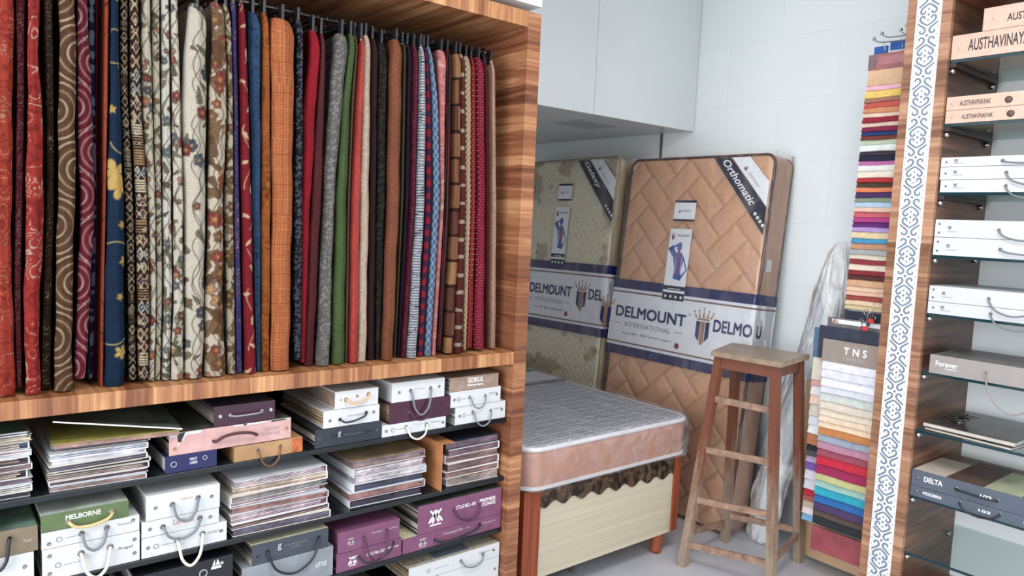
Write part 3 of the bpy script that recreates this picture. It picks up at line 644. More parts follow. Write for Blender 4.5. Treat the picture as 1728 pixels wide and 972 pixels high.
row(ZA, [
 ('thin white sample box with cream handle under the plum one', 644.4, 752, 739, .038, dict(front=C_W, leaves=LEAFW, rivets=((.06, .5), (.95, .5)), handle=(ROPE_W, .36, .6, .68, .55, .042, .0032), group=GS), lambda t, w_, h_: brandline(t, w_, h_, 'fantasy')),
 ('glossy plum sample box without lettering, between two white ones', 656.6, 760, 719, .067, dict(front=mat((66, 30, 48), .15, name='plum_gloss'), cover=C_PURD, leaves=LEAFT, handle=(ROPE_P, .32, .45, .66, .5, .03, .002)), None),
 ('white sample box with long grey handle on the plum box', 661, 750, 682, .064, dict(front=C_W, leaves=LEAFW, rivets=((.13, .5), (.89, .55)), handle=(ROPE_G, .34, .52, .72, .52, .082, .0032), group=GS, side=C_W), lambda t, w_, h_: txt(t, 'furnishings', INKG, .41 * w_, .52 * h_, .2 * w_, .006)),
])
row(ZA, [
 ('dark slate sample box marked with a small g, below two white boxes', 531, 643.5, 767, .056, dict(front=C_NAVYD, cover=C_NAVYD, rivets=((.07, .5), (.93, .5)), rivm=C_GREY, handle=(ROPE_K, .24, .52, .80, .56, .004, .0025), group=GD), lambda t, w_, h_: (txt(t, 'g', INKS, .33 * w_, .35 * h_, .045 * w_, .4 * h_, bold=.02), txt(t, 'living furnishing collection', INKG, .42 * w_, .46 * h_, .30 * w_, .006))),
 ('white sample box with black handle, on the dark g box', 545.5, 640, 729, .053, dict(front=C_W, leaves=LEAFT, rivets=((.11, .42), (.89, .58)), handle=(ROPE_K, .28, .42, .75, .62, .012, .003), group=GS), lambda t, w_, h_: txt(t, 'home collection', INKG, .42 * w_, .5 * h_, .3 * w_, .008)),
 ('white sample box with tan leather handle, left of the tall handled one', 565, 638, 701, .054, dict(front=C_W, leaves=LEAFT, side=C_TAUPE, rivets=((.5, .62),), handle=(ROPE_T, .24, .50, .76, .66, .016, .0032), group=GS, rivm=C_TAN), lambda t, w_, h_: txt(t, 'A', INKD, .1 * w_, .45 * h_, .05 * w_, .007)),
])
# pink, dark purple, brown and navy group
def deco_pink(t, w_, h_):
    txt(t, 'Leather', INKG, .77 * w_, .52 * h_, .13 * w_, .012, shear=.3); txt(t, 'Collection', INKG, .75 * w_, .30 * h_, .15 * w_, .011, shear=.3)
    b = B(); b.prism([(.09, .95), (.15, 1.0), (.06, .35), (.07, .5)], TF((0, 0, 0), UL, VL) @ Matrix.Diagonal((w_, h_, 1, 1)), .0012); b.build('torn_paper', C_W, t)
    b = B(); b.prism([(.06, .96), (.12, 1.0), (.085, .55), (.065, .6)], TF((0, -.0012, 0), UL, VL) @ Matrix.Diagonal((w_, h_, 1, 1)), .0006); b.build('dark_patch', C_BLK, t)
    b = B(); T = TF((0, 0, 0), UL, VL) @ Matrix.Diagonal((w_, h_, 1, 1))
    b.prism([(.0, .84), (.24, .86), (.25, .98), (.24, 1.0), (.0, 1.0)], T, .0007); b.prism([(.5, .93), (.7, .91), (.82, .97), (.96, .95), (.99, 1.0), (.5, 1.0)], T, .0007); b.build('peeling_edge', C_W, t)
    b = B(); T = TF((0, -.0007, 0), UL, VL) @ Matrix.Diagonal((w_, h_, 1, 1)); b.prism([(.82, .91), (.94, .93), (.96, .98), (.83, .99)], T, .0005); b.prism([(.585, .93), (.61, .93), (.61, 1.0), (.585, 1.0)], T, .0005); b.build('dark_patch', C_BLK, t)
def deco_blue(t, w_, h_):
    emblem('ring', INKS, t, (.16 * w_, 0, .5 * h_), UL, VL, .014); emblem('ring', INKS, t, (.76 * w_, 0, .62 * h_), UL, VL, .011)
    txt(t, 'FIRST', INKW, .47 * w_, .58 * h_, .14 * w_, .007); txt(t, 'LINEN', INKW, .47 * w_, .36 * h_, .14 * w_, .007)
navyh = .046
row(ZA, [('navy blue sample box with white side, left end under the pink box', 278.5, 366, 806, navyh, dict(front=C_BLUE, cover=C_BLUE, side=C_W, d=.32), deco_blue)])
row(ZA, [('tan woven-look sample box under the right end of the pink box', 395, 510, 787, navyh - .002, dict(front=C_TAN, cover=C_TAN, side=C_TAN, d=.3, handle=(ROPE_B, .33, .6, .66, .62, .05, .0026)), lambda t, w_, h_: B().box(.84 * w_, w_, -.0008, -.0001, .02 * h_, .98 * h_).build('printed_border', mat((170, 92, 50), .5, 0, .5, 60, name='rust_print'), t))])
row(ZA + navyh + .0006, [
 ('pale pink sample box with dark brown arched handle and torn paper edge', 285.5, 490.5, 775, .060, dict(front=C_PINK, cover=C_DKC, d=.33, rivets=((.04, .3), (.96, .5)), rivm=C_TAN), deco_pink),
 ('dark plum sample box with chrome eyelets, standing on the pink box', 361, 464, 727, .056, dict(front=C_PURD, cover=C_NAVYD, leaves=LEAFM, d=.3, rivets=((.1, .5), (.93, .52)), rivm=CHROME, handle=(C_SILV, .26, .5, .78, .52, .002, .0024)), None),
])
# arched brown handle of the pink box
pk = [o for o in COL.objects if o.get('label', '').startswith('pale pink')][0]
wpk = on(1, Y0, 490.5, 755)[0] - on(1, Y0, 285.5, 775)[0]
B().tube(smooth([(.34 * wpk, 0, .024), (.35 * wpk, -.012, .025), (.42 * wpk, -.018, .038), (.52 * wpk, -.02, .042), (.63 * wpk, -.018, .037), (.685 * wpk, -.012, .027), (.69 * wpk, 0, .026)], 5), .0042, 8).build('handle', ROPE_D, pk)

# --- shelf B boxes
def deco_mel(t, w_, h_): txt(t, 'MELBORNE', INKW, .27 * w_, .50 * h_, .40 * w_, .30 * h_, bold=.01)
row(ZB, [
 ('thick white sample box at the bottom of the stack under the green one', 71.5, 236, 975, .079, dict(front=C_W, leaves=LEAFW, rivets=((.07, .78), (.07, .22), (.94, .74), (.94, .28)), handle=(ROPE_W, .38, .66, .68, .66, .066, .0040), group=GS), lambda t, w_, h_: brandline(t, w_, h_, 'Angel', .15, .44, INKD)),
 ('white sample box directly under the green one', 70, 235.5, 929.5, .041, dict(front=C_W, leaves=LEAFW, rivets=((.07, .3), (.93, .74)), handle=(ROPE_G, .39, .55, .65, .6, .046, .0036), group=GS), lambda t, w_, h_: brandline(t, w_, h_, 'Parampara', .17, .46)),
 ('olive green sample box with white lettering and straw-coloured rope handle', 69, 217.5, 902, .042, dict(front=C_GRN, cover=mat((170, 176, 168), .5, 0, .2, 20, name='pale_cover'), side=C_GRN, handle=(mat((196, 170, 120), .6, name='straw_cord'), .31, .34, .80, .46, .016, .0040)), deco_mel),
])
row(ZB, [
 ('white sample box cut off at the left edge under the taupe one', -60, 57.5, 985, .082, dict(front=C_W, leaves=LEAFW, rivets=((.86, .6),), group=GS), None),
 ('taupe sample box with black handle at the far left', -66, 64, 932, .062, dict(front=C_OLV, cover=mat((96, 118, 106), .5, 0, .5, 16, name='green_print_cover'), handle=(ROPE_K, .3, .7, .62, .7, .07, .004), rivm=C_OLV), lambda t, w_, h_: txt(t, 'Majestic', INKS, .8 * w_, .38 * h_, .12 * w_, .010, shear=.3)),
])
row(ZB, [
 ('white sample box with cream loop handle below the red-lettered one', 239, 382.5, 939, .054, dict(front=C_W, leaves=LEAFW, rivets=((.07, .5), (.93, .55)), handle=(ROPE_W, .40, .58, .70, .62, .075, .0040), group=GS), lambda t, w_, h_: brandline(t, w_, h_, 'lumiere')),
 ('white sample box with red lettering between two other white boxes', 239, 369.5, 908, .042, dict(front=C_W, leaves=LEAFW, rivets=((.1, .5), (.88, .5)), handle=(ROPE_G, .26, .5, .74, .58, .040, .0036), group=GS), lambda t, w_, h_: txt(t, 'Cool Cotton', INKR, .39 * w_, .46 * h_, .27 * w_, .34 * h_)),
 ('tall white sample box topping the stack right of the green one', 246.5, 371, 880.5, .067, dict(front=C_W, leaves=LEAFW, side=C_W, rivets=((.12, .48), (.88, .52)), handle=(ROPE_G, .34, .5, .69, .58, .050, .0036), group=GS), lambda t, w_, h_: txt(t, 'chenille plain', ROPE_T, .46 * w_, .56 * h_, .16 * w_, .010)),
])
# --- shelf C boxes
row(ZC, [
 ('plain black sample box under the black one with the peak emblem', 226, 391, 1030, .066, dict(front=C_BLK, cover=C_BLK, group=GD), None),
 ('black sample box with white peak emblem on the third shelf', 228, 393, 990, .078, dict(front=C_BLK, cover=C_BLK, rivets=((.88, .78),), rivm=CHROME, group=GD), lambda t, w_, h_: (emblem('peak', INKW, t, (.76 * w_, 0, .62 * h_), UL, VL, .026), emblem('ring', INKS, t, (.68 * w_, 0, .56 * h_), UL, VL, .02))),
])
row(ZC, [
 ('grey satin sample box with a light top edge under the slate g box', 408, 561, 1010, .094, dict(front=C_SILV, cover=C_SILV, group=GD), lambda t, w_, h_: txt(t, 'LITTLE', INKW, .8 * w_, .42 * h_, .12 * w_, .013)),
 ('slate sample box marked g with a long black cord handle', 425, 553.5, 960, .060, dict(front=C_GREY, cover=C_CREAM, group=GD, rivm=C_NAVYD, rivets=((.07, .4),), handle=(ROPE_K, .19, .52, .86, .60, .082, .0036)), lambda t, w_, h_: (txt(t, 'g', INKS, .32 * w_, .44 * h_, .05 * w_, .34 * h_, bold=.02), txt(t, 'living furnishing collection', INKG, .41 * w_, .56 * h_, .3 * w_, .006), txt(t, 'mansion', INKG, .5 * w_, .42 * h_, .12 * w_, .006))),
])
def deco_p(word, big=0, st=.18, zz=.42):
    def f(t, w_, h_):
        emblem('star', INKW if big else INKS, t, (st * w_, 0, (.5 - zz / 2) * h_ - .002), UL, VL, zz * h_)
        for s_, x, z, ww, hh in word: txt(t, s_, INKW if big else INKS, x * w_, z * h_, ww * w_, hh * h_, bold=.01)
    return f
row(ZC, [
 ('mauve sample box at the bottom of the left mauve pair', 567, 676, 990, .060, dict(front=C_PURP, cover=C_PURP, group=GP, handle=(ROPE_K, .33, .6, .86, .9, .03, .003), rivm=C_PURP), deco_p([('CTLG', .45, .50, .1, .16), ('No.107', .57, .50, .16, .18), ('Elegance', .78, .55, .17, .15)], 1, .17, .5)),
 ('mauve sample box, top of the left mauve pair', 569.5, 673.5, 945, .067, dict(front=C_PURP, cover=C_PURP, side=C_PURP, group=GP, hout=.024, handle=(ROPE_P, .40, .55, .78, .62, .085, .0032), rivm=C_PURP), deco_p([('Catalogue', .53, .56, .18, .1), ('Excellence', .8, .58, .16, .1)], 0, .15, .34)),
])
row(ZC, [
 ('thin mauve sample box with black handle under the largest mauve one', 679, 848.5, 946, .052, dict(front=C_PURP, cover=C_CREAM, group=GP, handle=(ROPE_K, .30, .45, .76, .66, .018, .0042), rivm=C_PURP), deco_p([('Catalogue No. 112', .39, .52, .27, .22), ('Passport', .80, .55, .14, .16)], 0, .15, .6)),
 ('largest mauve sample box, with a big white star emblem', 704.5, 851.5, 909, .098, dict(front=C_PURP, cover=mat((60, 66, 56), .5, 0, .5, 20, name='olive_print_cover'), group=GP, handle=(ROPE_P, .40, .62, .72, .56, .046, .0034), rivm=C_PURP), deco_p([('CTLG NO.-101', .43, .57, .24, .13), ('PREMIER', .72, .60, .2, .13), ('LOUNGE', .72, .44, .2, .13)], 1, .12, .56)),
])
# --- shelf D
row(ZD, [
 ('white sample box at the very bottom right of the unit', 740, 848, 985, .108, dict(front=C_W, leaves=LEAFW, rivets=((.93, .6),), group=GS), None),
 ('white sample box with striped cover on the lowest shelf', 690, 846.5, 975, .052, dict(front=C_W, cover=mat((170, 160, 146), .6, 0, .3, 60, name='striped_cover'), leaves=LEAFT, rivets=((.93, .55),), handle=(ROPE_G, .55, .5, .80, .5, .03, .003), group=GS, toppanel=(mat((110, 118, 132), .3, name='grey_sheet'), .3, .68, .05, .5)), lambda t, w_, h_: brandline(t, w_, h_, 'Elegance', .2, .5)),
])
row(ZD, [('grey sample box standing low beside the striped one', 560, 672, 1010, .07, dict(front=C_SILV, cover=C_DKC, group=GD), None)])

# --- piles of thin catalogues
PGC = [(60, 52, 66), (120, 80, 84), (170, 150, 130), (74, 84, 104), (190, 190, 196), (44, 40, 46), (140, 110, 100), (98, 92, 110), (206, 196, 176)]
PGM = [mat(c, .55, 0, .5, 25) for c in PGC]; CVM = [mat(c, .35, 0, .04, 8) for c in [(226, 228, 230), (206, 210, 212), (214, 206, 190), (192, 198, 206)]]
PRN = [mat(c, .4, 0, .6, 9) for c in [(120, 60, 50), (60, 84, 74), (90, 100, 90), (150, 130, 100)]]
def catalogue(label, loc, w_, d_, h_, rz, ci, pi, group, spine='left', cov=None):
    t = thing('catalogue', label, 'catalogue', loc, rz, group); c = cov or CVM[ci]; th = .0012
    b = B(); b.box(-w_ / 2, w_ / 2, 0, d_, 0, th, .0006); b.box(-w_ / 2, w_ / 2, 0, d_, h_ - th, h_, .0006)
    if spine == 'left': b.box(-w_ / 2 - .0008, -w_ / 2 + .002, 0, d_, .0004, h_ - .0004, .0008)
    else: b.box(w_ / 2 - .002, w_ / 2 + .0008, 0, d_, .0004, h_ - .0004, .0008)
    b.build('cover', c, t)
    b = B(); R = random.Random(int(loc[2] * 1e5) + ci); z = th + .0002; k = 0
    while z < h_ - th - .0006 and k < 9:
        hh = min(R.uniform(.0012, .0035), h_ - th - .0002 - z); b.cur = k % 2; i_ = R.uniform(.0015, .004)
        b.box(-w_ / 2 + .0024, w_ / 2 - .0024 - R.uniform(0, .02) * (b.cur == 1), i_, d_ - i_, z, z + hh); z += hh; k += 1
    b.build('pages', [PGM[pi], PGM[(pi * 3 + ci) % len(PGM)]], t)
    return t
ORD = ['bottom', 'second from the bottom', 'third from the bottom', 'fourth from the bottom', 'fifth from the bottom', 'sixth from the bottom', 'seventh from the bottom', 'eighth from the bottom', 'ninth from the bottom']
def pile(zb, pl, pr, pyb, hs, where, seed, y=2.03, d_=.30, y_extra=0, kinds=None, tops=None):
    R = random.Random(seed); x0 = on(1, y, pl, pyb)[0]; x1 = min(on(1, y, pr, pyb - 20)[0], 1.626); z = zb + .0006; n = len(hs)
    for i, h_ in enumerate(hs):
        w_ = (x1 - x0) * R.uniform(.90, .99); cx = (x0 + x1) / 2 + R.uniform(-.008, .008); pi = R.randrange(len(PGM)); ci = R.randrange(4)
        pos = ('top one' if i == n - 1 else ORD[i])
        cov = tops if (i == n - 1 and tops) else None
        catalogue('thin %s catalogue, %s of the pile %s' % (['white', 'pale', 'cream', 'bluish'][ci], pos, where), (cx, y + R.uniform(0, .018), z), w_, d_, h_, math.radians(R.uniform(-3, 3)), ci, pi, 'thin catalogues in piles', R.choice(['left', 'right']), cov)
        z += h_ + .0005
    return z
pile(ZA, -70, 56, 845, [.013, .016, .014, .020, .015, .018, .015, .017, .016, .012], 'cut off by the left edge', 3, tops=PRN[1])
zt = pile(ZA, 82, 258, 833, [.013, .010, .015, .010, .015, .012, .015, .012], 'left of the navy box', 4)
pile(ZB, 388, 556, 889, [.022, .015, .024, .019, .016, .018, .024, .019], 'right of the white boxes', 6)
pile(ZB, 592, 720, 866, [.026, .024, .025, .024, .026, .022], 'below the dark g box', 7, tops=PRN[3])
pile(ZB, 751, 857, 833, [.030, .022, .028, .025, .024, .026], 'held by the brown card folder', 8, tops=C_NAVYD)
# open catalogue with its cover sprung up on the second pile
t = thing('open_catalogue', 'white-edged catalogue with its cover sprung open on the pile left of the pink box', 'catalogue', (on(1, Y0, 200, 750)[0], Y0 - .01, zt + .001), math.radians(-4), 'thin catalogues in piles')
B().box(-.14, .14, 0, .3, 0, .012, .001).build('pages', PGM[6], t)
b = B(); b.box(-.146, .146, -.004, .3, .0122, .0145, .0006); b.build('inside_page', mat((132, 124, 60), .5, 0, .2, name='olive_page'), t)
b = B(); b.box(-.29, 0, -.004, .3, 0, .0022, .0006, T=Matrix.Translation((.146, 0, .0150)) @ Matrix.Rotation(math.radians(10.5), 4, 'Y')); b.build('raised_cover', mat((88, 96, 88), .25, 0, .7, 7, name='cover_photo_print'), t)
b = B(); b.box(-.293, 0, -.006, -.004, -.0004, .0030, .0004, T=Matrix.Translation((.146, 0, .0150)) @ Matrix.Rotation(math.radians(10.5), 4, 'Y')); b.build('cover_edge', CVM[0], t)
# brown card folder round the right-hand pile
x0 = on(1, Y0, 742, 833)[0]
t = thing('card_folder', 'brown cardboard folder standing on edge around the right-hand catalogue pile', 'folder', (x0 - .004, Y0 - .012, ZB + .0006))
B().box(0, .003, 0, .3, 0, .1618, .001).build('upright_panel', C_CARD, t)
B().box(.0, .05, 0, .3, .1622, .1648, .001).build('top_flap', C_CARD, t)
# ------------------------------------------------------------------ mattresses
def vcol(name, rough=.7, coat=0.0, bump=0.0, bscale=600):
    m, N, L, P = nmat(name); at = N.new('ShaderNodeAttribute'); at.attribute_name = 'pattern'
    L.new(at.outputs['Color'], P.inputs['Base Color']); P.inputs['Roughness'].default_value = rough; P.inputs['Coat Weight'].default_value = coat; P.inputs['Coat Roughness'].default_value = .2
    if bump:
        nz = N.new('ShaderNodeTexNoise'); nz.inputs['Scale'].default_value = bscale; b = N.new('ShaderNodeBump'); b.inputs['Strength'].default_value = bump; b.inputs['Distance'].default_value = .002
        tc = N.new('ShaderNodeTexCoord'); L.new(tc.outputs['Object'], nz.inputs['Vector']); L.new(nz.outputs['Fac'], b.inputs['Height']); L.new(b.outputs[0], P.inputs['Normal'])
    return m
PAD = vcol('quilted_ticking', .65, .25)
def herring(u, v, w_=.118):
    a = (u + v) / math.sqrt(2) / w_ + 40.3; b = (v - u) / math.sqrt(2) / w_ + 40.2
    i, j = np.floor(a), np.floor(b); fa, fb = a - i, b - j; k = np.mod(i - j, 4)
    big = 9.0
    dl = np.where(k == 1, big, fa); dr = np.where(k == 0, big, 1 - fa); db = np.where(k == 2, big, fb); dt = np.where(k == 3, big, 1 - fb)
    return np.minimum(np.minimum(dl, dr), np.minimum(db, dt)) * w_
def diamond(u, v, w_=.055):
    a = ((u + v) / w_) % 1; b = ((u - v) / w_) % 1; return np.minimum(np.minimum(a, 1 - a), np.minimum(b, 1 - b)) * w_
def mattress_mesh(name, parent, W_, H_, T_, quilt, qd, colf, sidef, mt=PAD, rc=.07, step=.006, re=.012):
    """rounded-corner slab lying in local x(0..W) z(0..H); face at y=0, back at y=T. Face is quilted."""
    nu, nv = int(W_ / step), int(H_ / step); u = np.linspace(0, 1, nu); v = np.linspace(0, 1, nv); U, V = np.meshgrid(u, v, indexing='ij')
    # squircle-like mapping so that the corners are round
    X = (U - .5) * W_; Z = (V - .5) * H_; ax, az = W_ / 2 - rc, H_ / 2 - rc
    ex, ez = np.maximum(np.abs(X) - ax, 0) / rc, np.maximum(np.abs(Z) - az, 0) / rc
    mxe = np.maximum(ex, ez); hy = np.hypot(ex, ez); sc = np.where(hy > 0, mxe / np.maximum(hy, 1e-6), 1)
    X2 = np.sign(X) * (np.minimum(np.abs(X), ax) + ex * rc * sc); Z2 = np.sign(Z) * (np.minimum(np.abs(Z), az) + ez * rc * sc)
    Xr, Zr = X2 + W_ / 2, Z2 + H_ / 2
    edge = (1 - mxe) * rc; edge = np.where((ex == 0) & (ez == 0), rc + np.minimum(ax - np.abs(X), az - np.abs(Z)), edge)
    d = quilt(Xr, Zr); inn = np.clip(edge / .03, 0, 1)
    Y = re * (1 - np.clip(edge / .02, 0, 1)) ** 2 + qd * np.exp(-(d / .009) ** 2) * inn - qd * .6 * np.minimum(d / .06, 1) * inn
    C = colf(Xr, Zr, d)
    obs = [grid_mesh(name, Xr, Y, Zr, C, mt, parent)]
    # sides: follow the rounded outline
    t = []; n = 24
    for cx, cz, a0 in ((W_ - rc, rc, -90), (W_ - rc, H_ - rc, 0), (rc, H_ - rc, 90), (rc, rc, 180)):
        for k in range(n + 1): a = math.radians(a0 + 90 * k / n); t.append((cx + rc * math.cos(a), cz + rc * math.sin(a)))
    t.append(t[0]); P_ = []
    for a, b_ in zip(t[:-1], t[1:]):
        L_ = math.dist(a, b_); m_ = max(1, int(L_ / .03))
        for k in range(m_): P_.append((a[0] + (b_[0] - a[0]) * k / m_, a[1] + (b_[1] - a[1]) * k / m_))
    P_.append(t[0]); P_ = np.array(P_); ny = 14; yy = np.linspace(re, T_, ny); s_ = np.concatenate([[0], np.cumsum(np.hypot(*np.diff(P_, axis=0).T))])
    bul = .006 * np.sin(np.linspace(0, math.pi, ny)); cen = np.array([W_ / 2, H_ / 2]); dirs = P_ - cen; dirs /= np.linalg.norm(dirs, axis=1)[:, None]
    XX = P_[:, 0][:, None] + dirs[:, 0][:, None] * bul[None, :]; ZZ = P_[:, 1][:, None] + dirs[:, 1][:, None] * bul[None, :]; YY = np.broadcast_to(yy, XX.shape).copy()
    obs.append(grid_mesh('side_border', XX, YY, ZZ, sidef(np.broadcast_to(s_[:, None], XX.shape), YY), mt, parent))
    b = B(); b.add([(x, T_ - .0005, z) for x, z in P_[:-1]], [tuple(range(len(P_) - 1))]); b.build('back_cover', mt, parent)
    return P_
def piping(P_, y, r, mt, parent, name='piping'):
    return B().tube([(x, y, z) for x, z in P_[:-1]], r, 7, True).build(name, mt, parent)
NAVY = mat((30, 32, 88), .4, name='navy_band'); BANDW = mat((220, 222, 228), .4, 0, .02, name='white_band'); BROWNL = mat((120, 88, 82), .5, name='brown_line'); NAVYD = mat((26, 30, 58), .4, name='dark_navy_print')
GOLDB = mat((150, 112, 88), .5, name='bronze_print')
def crest(parent, o, u, v, sz):
    T = TF(o, u, v) @ Matrix.Scale(sz, 4); k = .0006 / sz
    b = B(); b.prism([(-.32, .0), (-.32, -.62), (-.13, -.82), (-.13, 0)], T, k); b.prism([(.32, 0), (.13, 0), (.13, -.82), (.32, -.62)], T, k); b.build('crest_shield', NAVY, parent)
    b = B(); b.prism([(-.10, 0), (-.10, -.86), (0, -.96), (.10, -.86), (.10, 0)], T, k)
    b.prism([(-.30, .05), (.30, .05), (.30, .12), (-.30, .12)], T, k)
    for x, h_ in ((-.46, .44), (-.24, .5), (0, .58), (.24, .5), (.46, .44)):
        x0 = x * .72; b.prism([(x0 - .05, .14), (x0 + .05, .14), (x + .012, h_ - .12), (x - .012, h_ - .12)], T, k)
        b.lathe([(.04, 0), (.04, k)], 10, T @ Matrix.Translation((x, h_ - .07, 0)))
    b.build('crest_crown', GOLDB, parent)
def band(parent, W_, z0, z1, T_, texts, side=True, y=-.012):
    """printed wrap round the mattress: navy edge stripes, thin brown lines, lettering"""
    h_ = z1 - z0; xa, xb = -.010, W_ + .010
    def strip(name, a, b_, mt, dd):
        b = B(); q = .0012 + dd
        b.box(xa, xb, y - q, y, z0 + a * h_, z0 + b_ * h_, .0004)
        b.box(xb, xb + q, y - q, T_ * .98, z0 + a * h_, z0 + b_ * h_, .0004); b.box(xa - q, xa, y - q, T_ * .98, z0 + a * h_, z0 + b_ * h_, .0004)
        return b.build(name, mt, parent)
    strip('label_band', 0, 1, BANDW, 0)
    strip('navy_stripe', .88, 1, NAVY, .0006); strip('navy_stripe', 0, .12, NAVY, .0006)
    strip('brown_stripe', .825, .845, BROWNL, .0006); strip('brown_stripe', .155, .175, BROWNL, .0006)
    yy = y - .0013
    for (cx, w_) in texts:   # x is measured from the right; convert below
        X = lambda f: cx + f * w_
        lettering('DELMOUNT', NAVY, parent, (X(0), yy, z0 + .50 * h_), (1, 0, 0), (0, 0, 1), w_, .15 * h_, bold=.03)
        lettering('TM', NAVY, parent, (X(1.02), yy, z0 + .64 * h_), (1, 0, 0), (0, 0, 1), .035 * w_, .03 * h_)
        lettering('INTERNATIONAL', INKG, parent, (X(.16), yy, z0 + .38 * h_), (1, 0, 0), (0, 0, 1), .66 * w_, .065 * h_)
        lettering('an iso 9001 : 2008 certified company', NAVYD, parent, (X(.14), yy, z0 + .27 * h_), (1, 0, 0), (0, 0, 1), .70 * w_, .04 * h_)
        b = B(); T = TF((0, yy, 0), (1, 0, 0), (0, 0, 1)); b.prism([(X(.0), z0 + .41 * h_), (X(.1), z0 + .41 * h_), (X(.1), z0 + .416 * h_), (X(.0), z0 + .416 * h_)], T, .0005); b.prism([(X(.86), z0 + .41 * h_), (X(.98), z0 + .41 * h_), (X(.98), z0 + .416 * h_), (X(.86), z0 + .416 * h_)], T, .0005)
        b.lathe([(.016, 0), (.016, .0005)], 16, TF((X(.92), yy, z0 + .25 * h_), (1, 0, 0), (0, 0, 1))); b.build('printed_mark', mat((120, 40, 60), .5, name='maroon_mark'), parent)
        crest(parent, (X(-.16), yy, z0 + .60 * h_), (1, 0, 0), (0, 0, 1), .30 * h_)
        crest(parent, (X(1.22), yy, z0 + .60 * h_), (1, 0, 0), (0, 0, 1), .30 * h_)
BLUEM = mat((64, 86, 156), .5, 0, .4, 14, name='blue_figure_print'); BLUEL = mat((140, 164, 206), .5, 0, .2, 20, name='light_blue_print'); REDP = mat((190, 60, 60), .5, name='red_spine_print'); CARD = mat((232, 234, 238), .35, 0, .02, name='card_white')
def cards(parent, x, zt, w_, y=-.014, s=1.0):
    """small brand card above a tall leaflet with the blue back-pain figure"""
    h1 = .105 * s
    B().box(x, x + w_, y - .001, y, zt - h1, zt, .0005).build('brand_card', CARD, parent)
    b = B(); T = TF((x, y - .001, zt), (1, 0, 0), (0, 0, 1)); b.prism([(0, -.012), (w_, -.012), (w_, 0), (0, 0)], T, .0005); b.prism([(0, -h1), (w_, -h1), (w_, -h1 + .010), (0, -h1 + .010)], T, .0005); b.build('card_stripe', NAVYD, parent)
    lettering('DELMOUNT', NAVY, parent, (x + .36 * w_, y - .001, zt - .058 * s), (1, 0, 0), (0, 0, 1), .44 * w_, .009)
    emblem('peak', NAVY, parent, (x + .22 * w_, y - .001, zt - .062 * s), (1, 0, 0), (0, 0, 1), .014)
    z1 = zt - .145 * s; h2 = .365 * s; X = x - .008; W2 = w_ * 1.02
    B().box(X, X + W2, y - .001, y, z1 - h2, z1, .0005).build('leaflet', CARD, parent)
    lettering('DELMOUNT', NAVY, parent, (X + .36 * W2, y - .001, z1 - .042), (1, 0, 0), (0, 0, 1), .56 * W2, .011, bold=.02)
    crest(parent, (X + .17 * W2, y - .001, z1 - .036), (1, 0, 0), (0, 0, 1), .028)
    T = TF((X, y - .001, z1 - h2), (1, 0, 0), (0, 0, 1)) @ Matrix.Diagonal((W2, h2, 1, 1)); b = B()
    # torso seen from behind: raised elbow on the left, hand on the waist to the right
    b.prism([(.38, .30), (.74, .28), (.70, .44), (.78, .58), (.66, .66), (.56, .68), (.36, .66), (.30, .58), (.40, .44)], T, .0005)
    b.prism([(.47, .66), (.58, .66), (.58, .72), (.46, .72)], T, .0005); b.prism([(.42, .71), (.62, .71), (.64, .78), (.54, .82), (.42, .79)], T, .0005)
    b.prism([(.32, .58), (.40, .66), (.22, .77), (.02, .72), (.04, .70)], T, .0005); b.prism([(.02, .72), (.10, .70), (.44, .76), (.44, .79)], T, .0005)
    b.prism([(.66, .66), (.78, .60), (.98, .44), (.93, .43)], T, .0005); b.prism([(.98, .44), (.92, .43), (.66, .32), (.74, .30)], T, .0005); b.build('printed_figure', BLUEM, parent)
    b = B(); T2 = TF((X, y - .0016, z1 - h2), (1, 0, 0), (0, 0, 1)) @ Matrix.Diagonal((W2, h2, 1, 1))
    b.ribbon([(.53, .68), (.56, .58), (.55, .46), (.58, .34)], .07, T2, .0004); b.build('printed_spine', REDP, parent)
    b = B(); b.ribbon([(.40, .62), (.44, .5), (.44, .36)], .06, T2, .0004); b.ribbon([(.70, .62), (.68, .5), (.68, .36)], .06, T2, .0004); b.build('printed_highlight', BLUEL, parent)
    b = B(); b.prism([(0, .0), (1, .0), (1, .105), (0, .105)], T, .0005); b.prism([(0, .14), (1, .14), (1, .20), (0, .20)], T, .0005); b.build('leaflet_footer', NAVYD, parent)
    b = B()
    for k in range(4): b.lathe([(.0085, 0), (.0085, .0005)], 12, TF((X + W2 * (.14 + .24 * k), y - .0016, z1 - h2 + .019), (1, 0, 0), (0, 0, 1)))
    b.build('footer_icon', CARD, parent)
    b = B(); b.box(X + .2 * W2, X + .8 * W2, y - .0018, y - .0015, z1 - h2 * .845, z1 - h2 * .835); b.build('footer_line', CARD, parent)
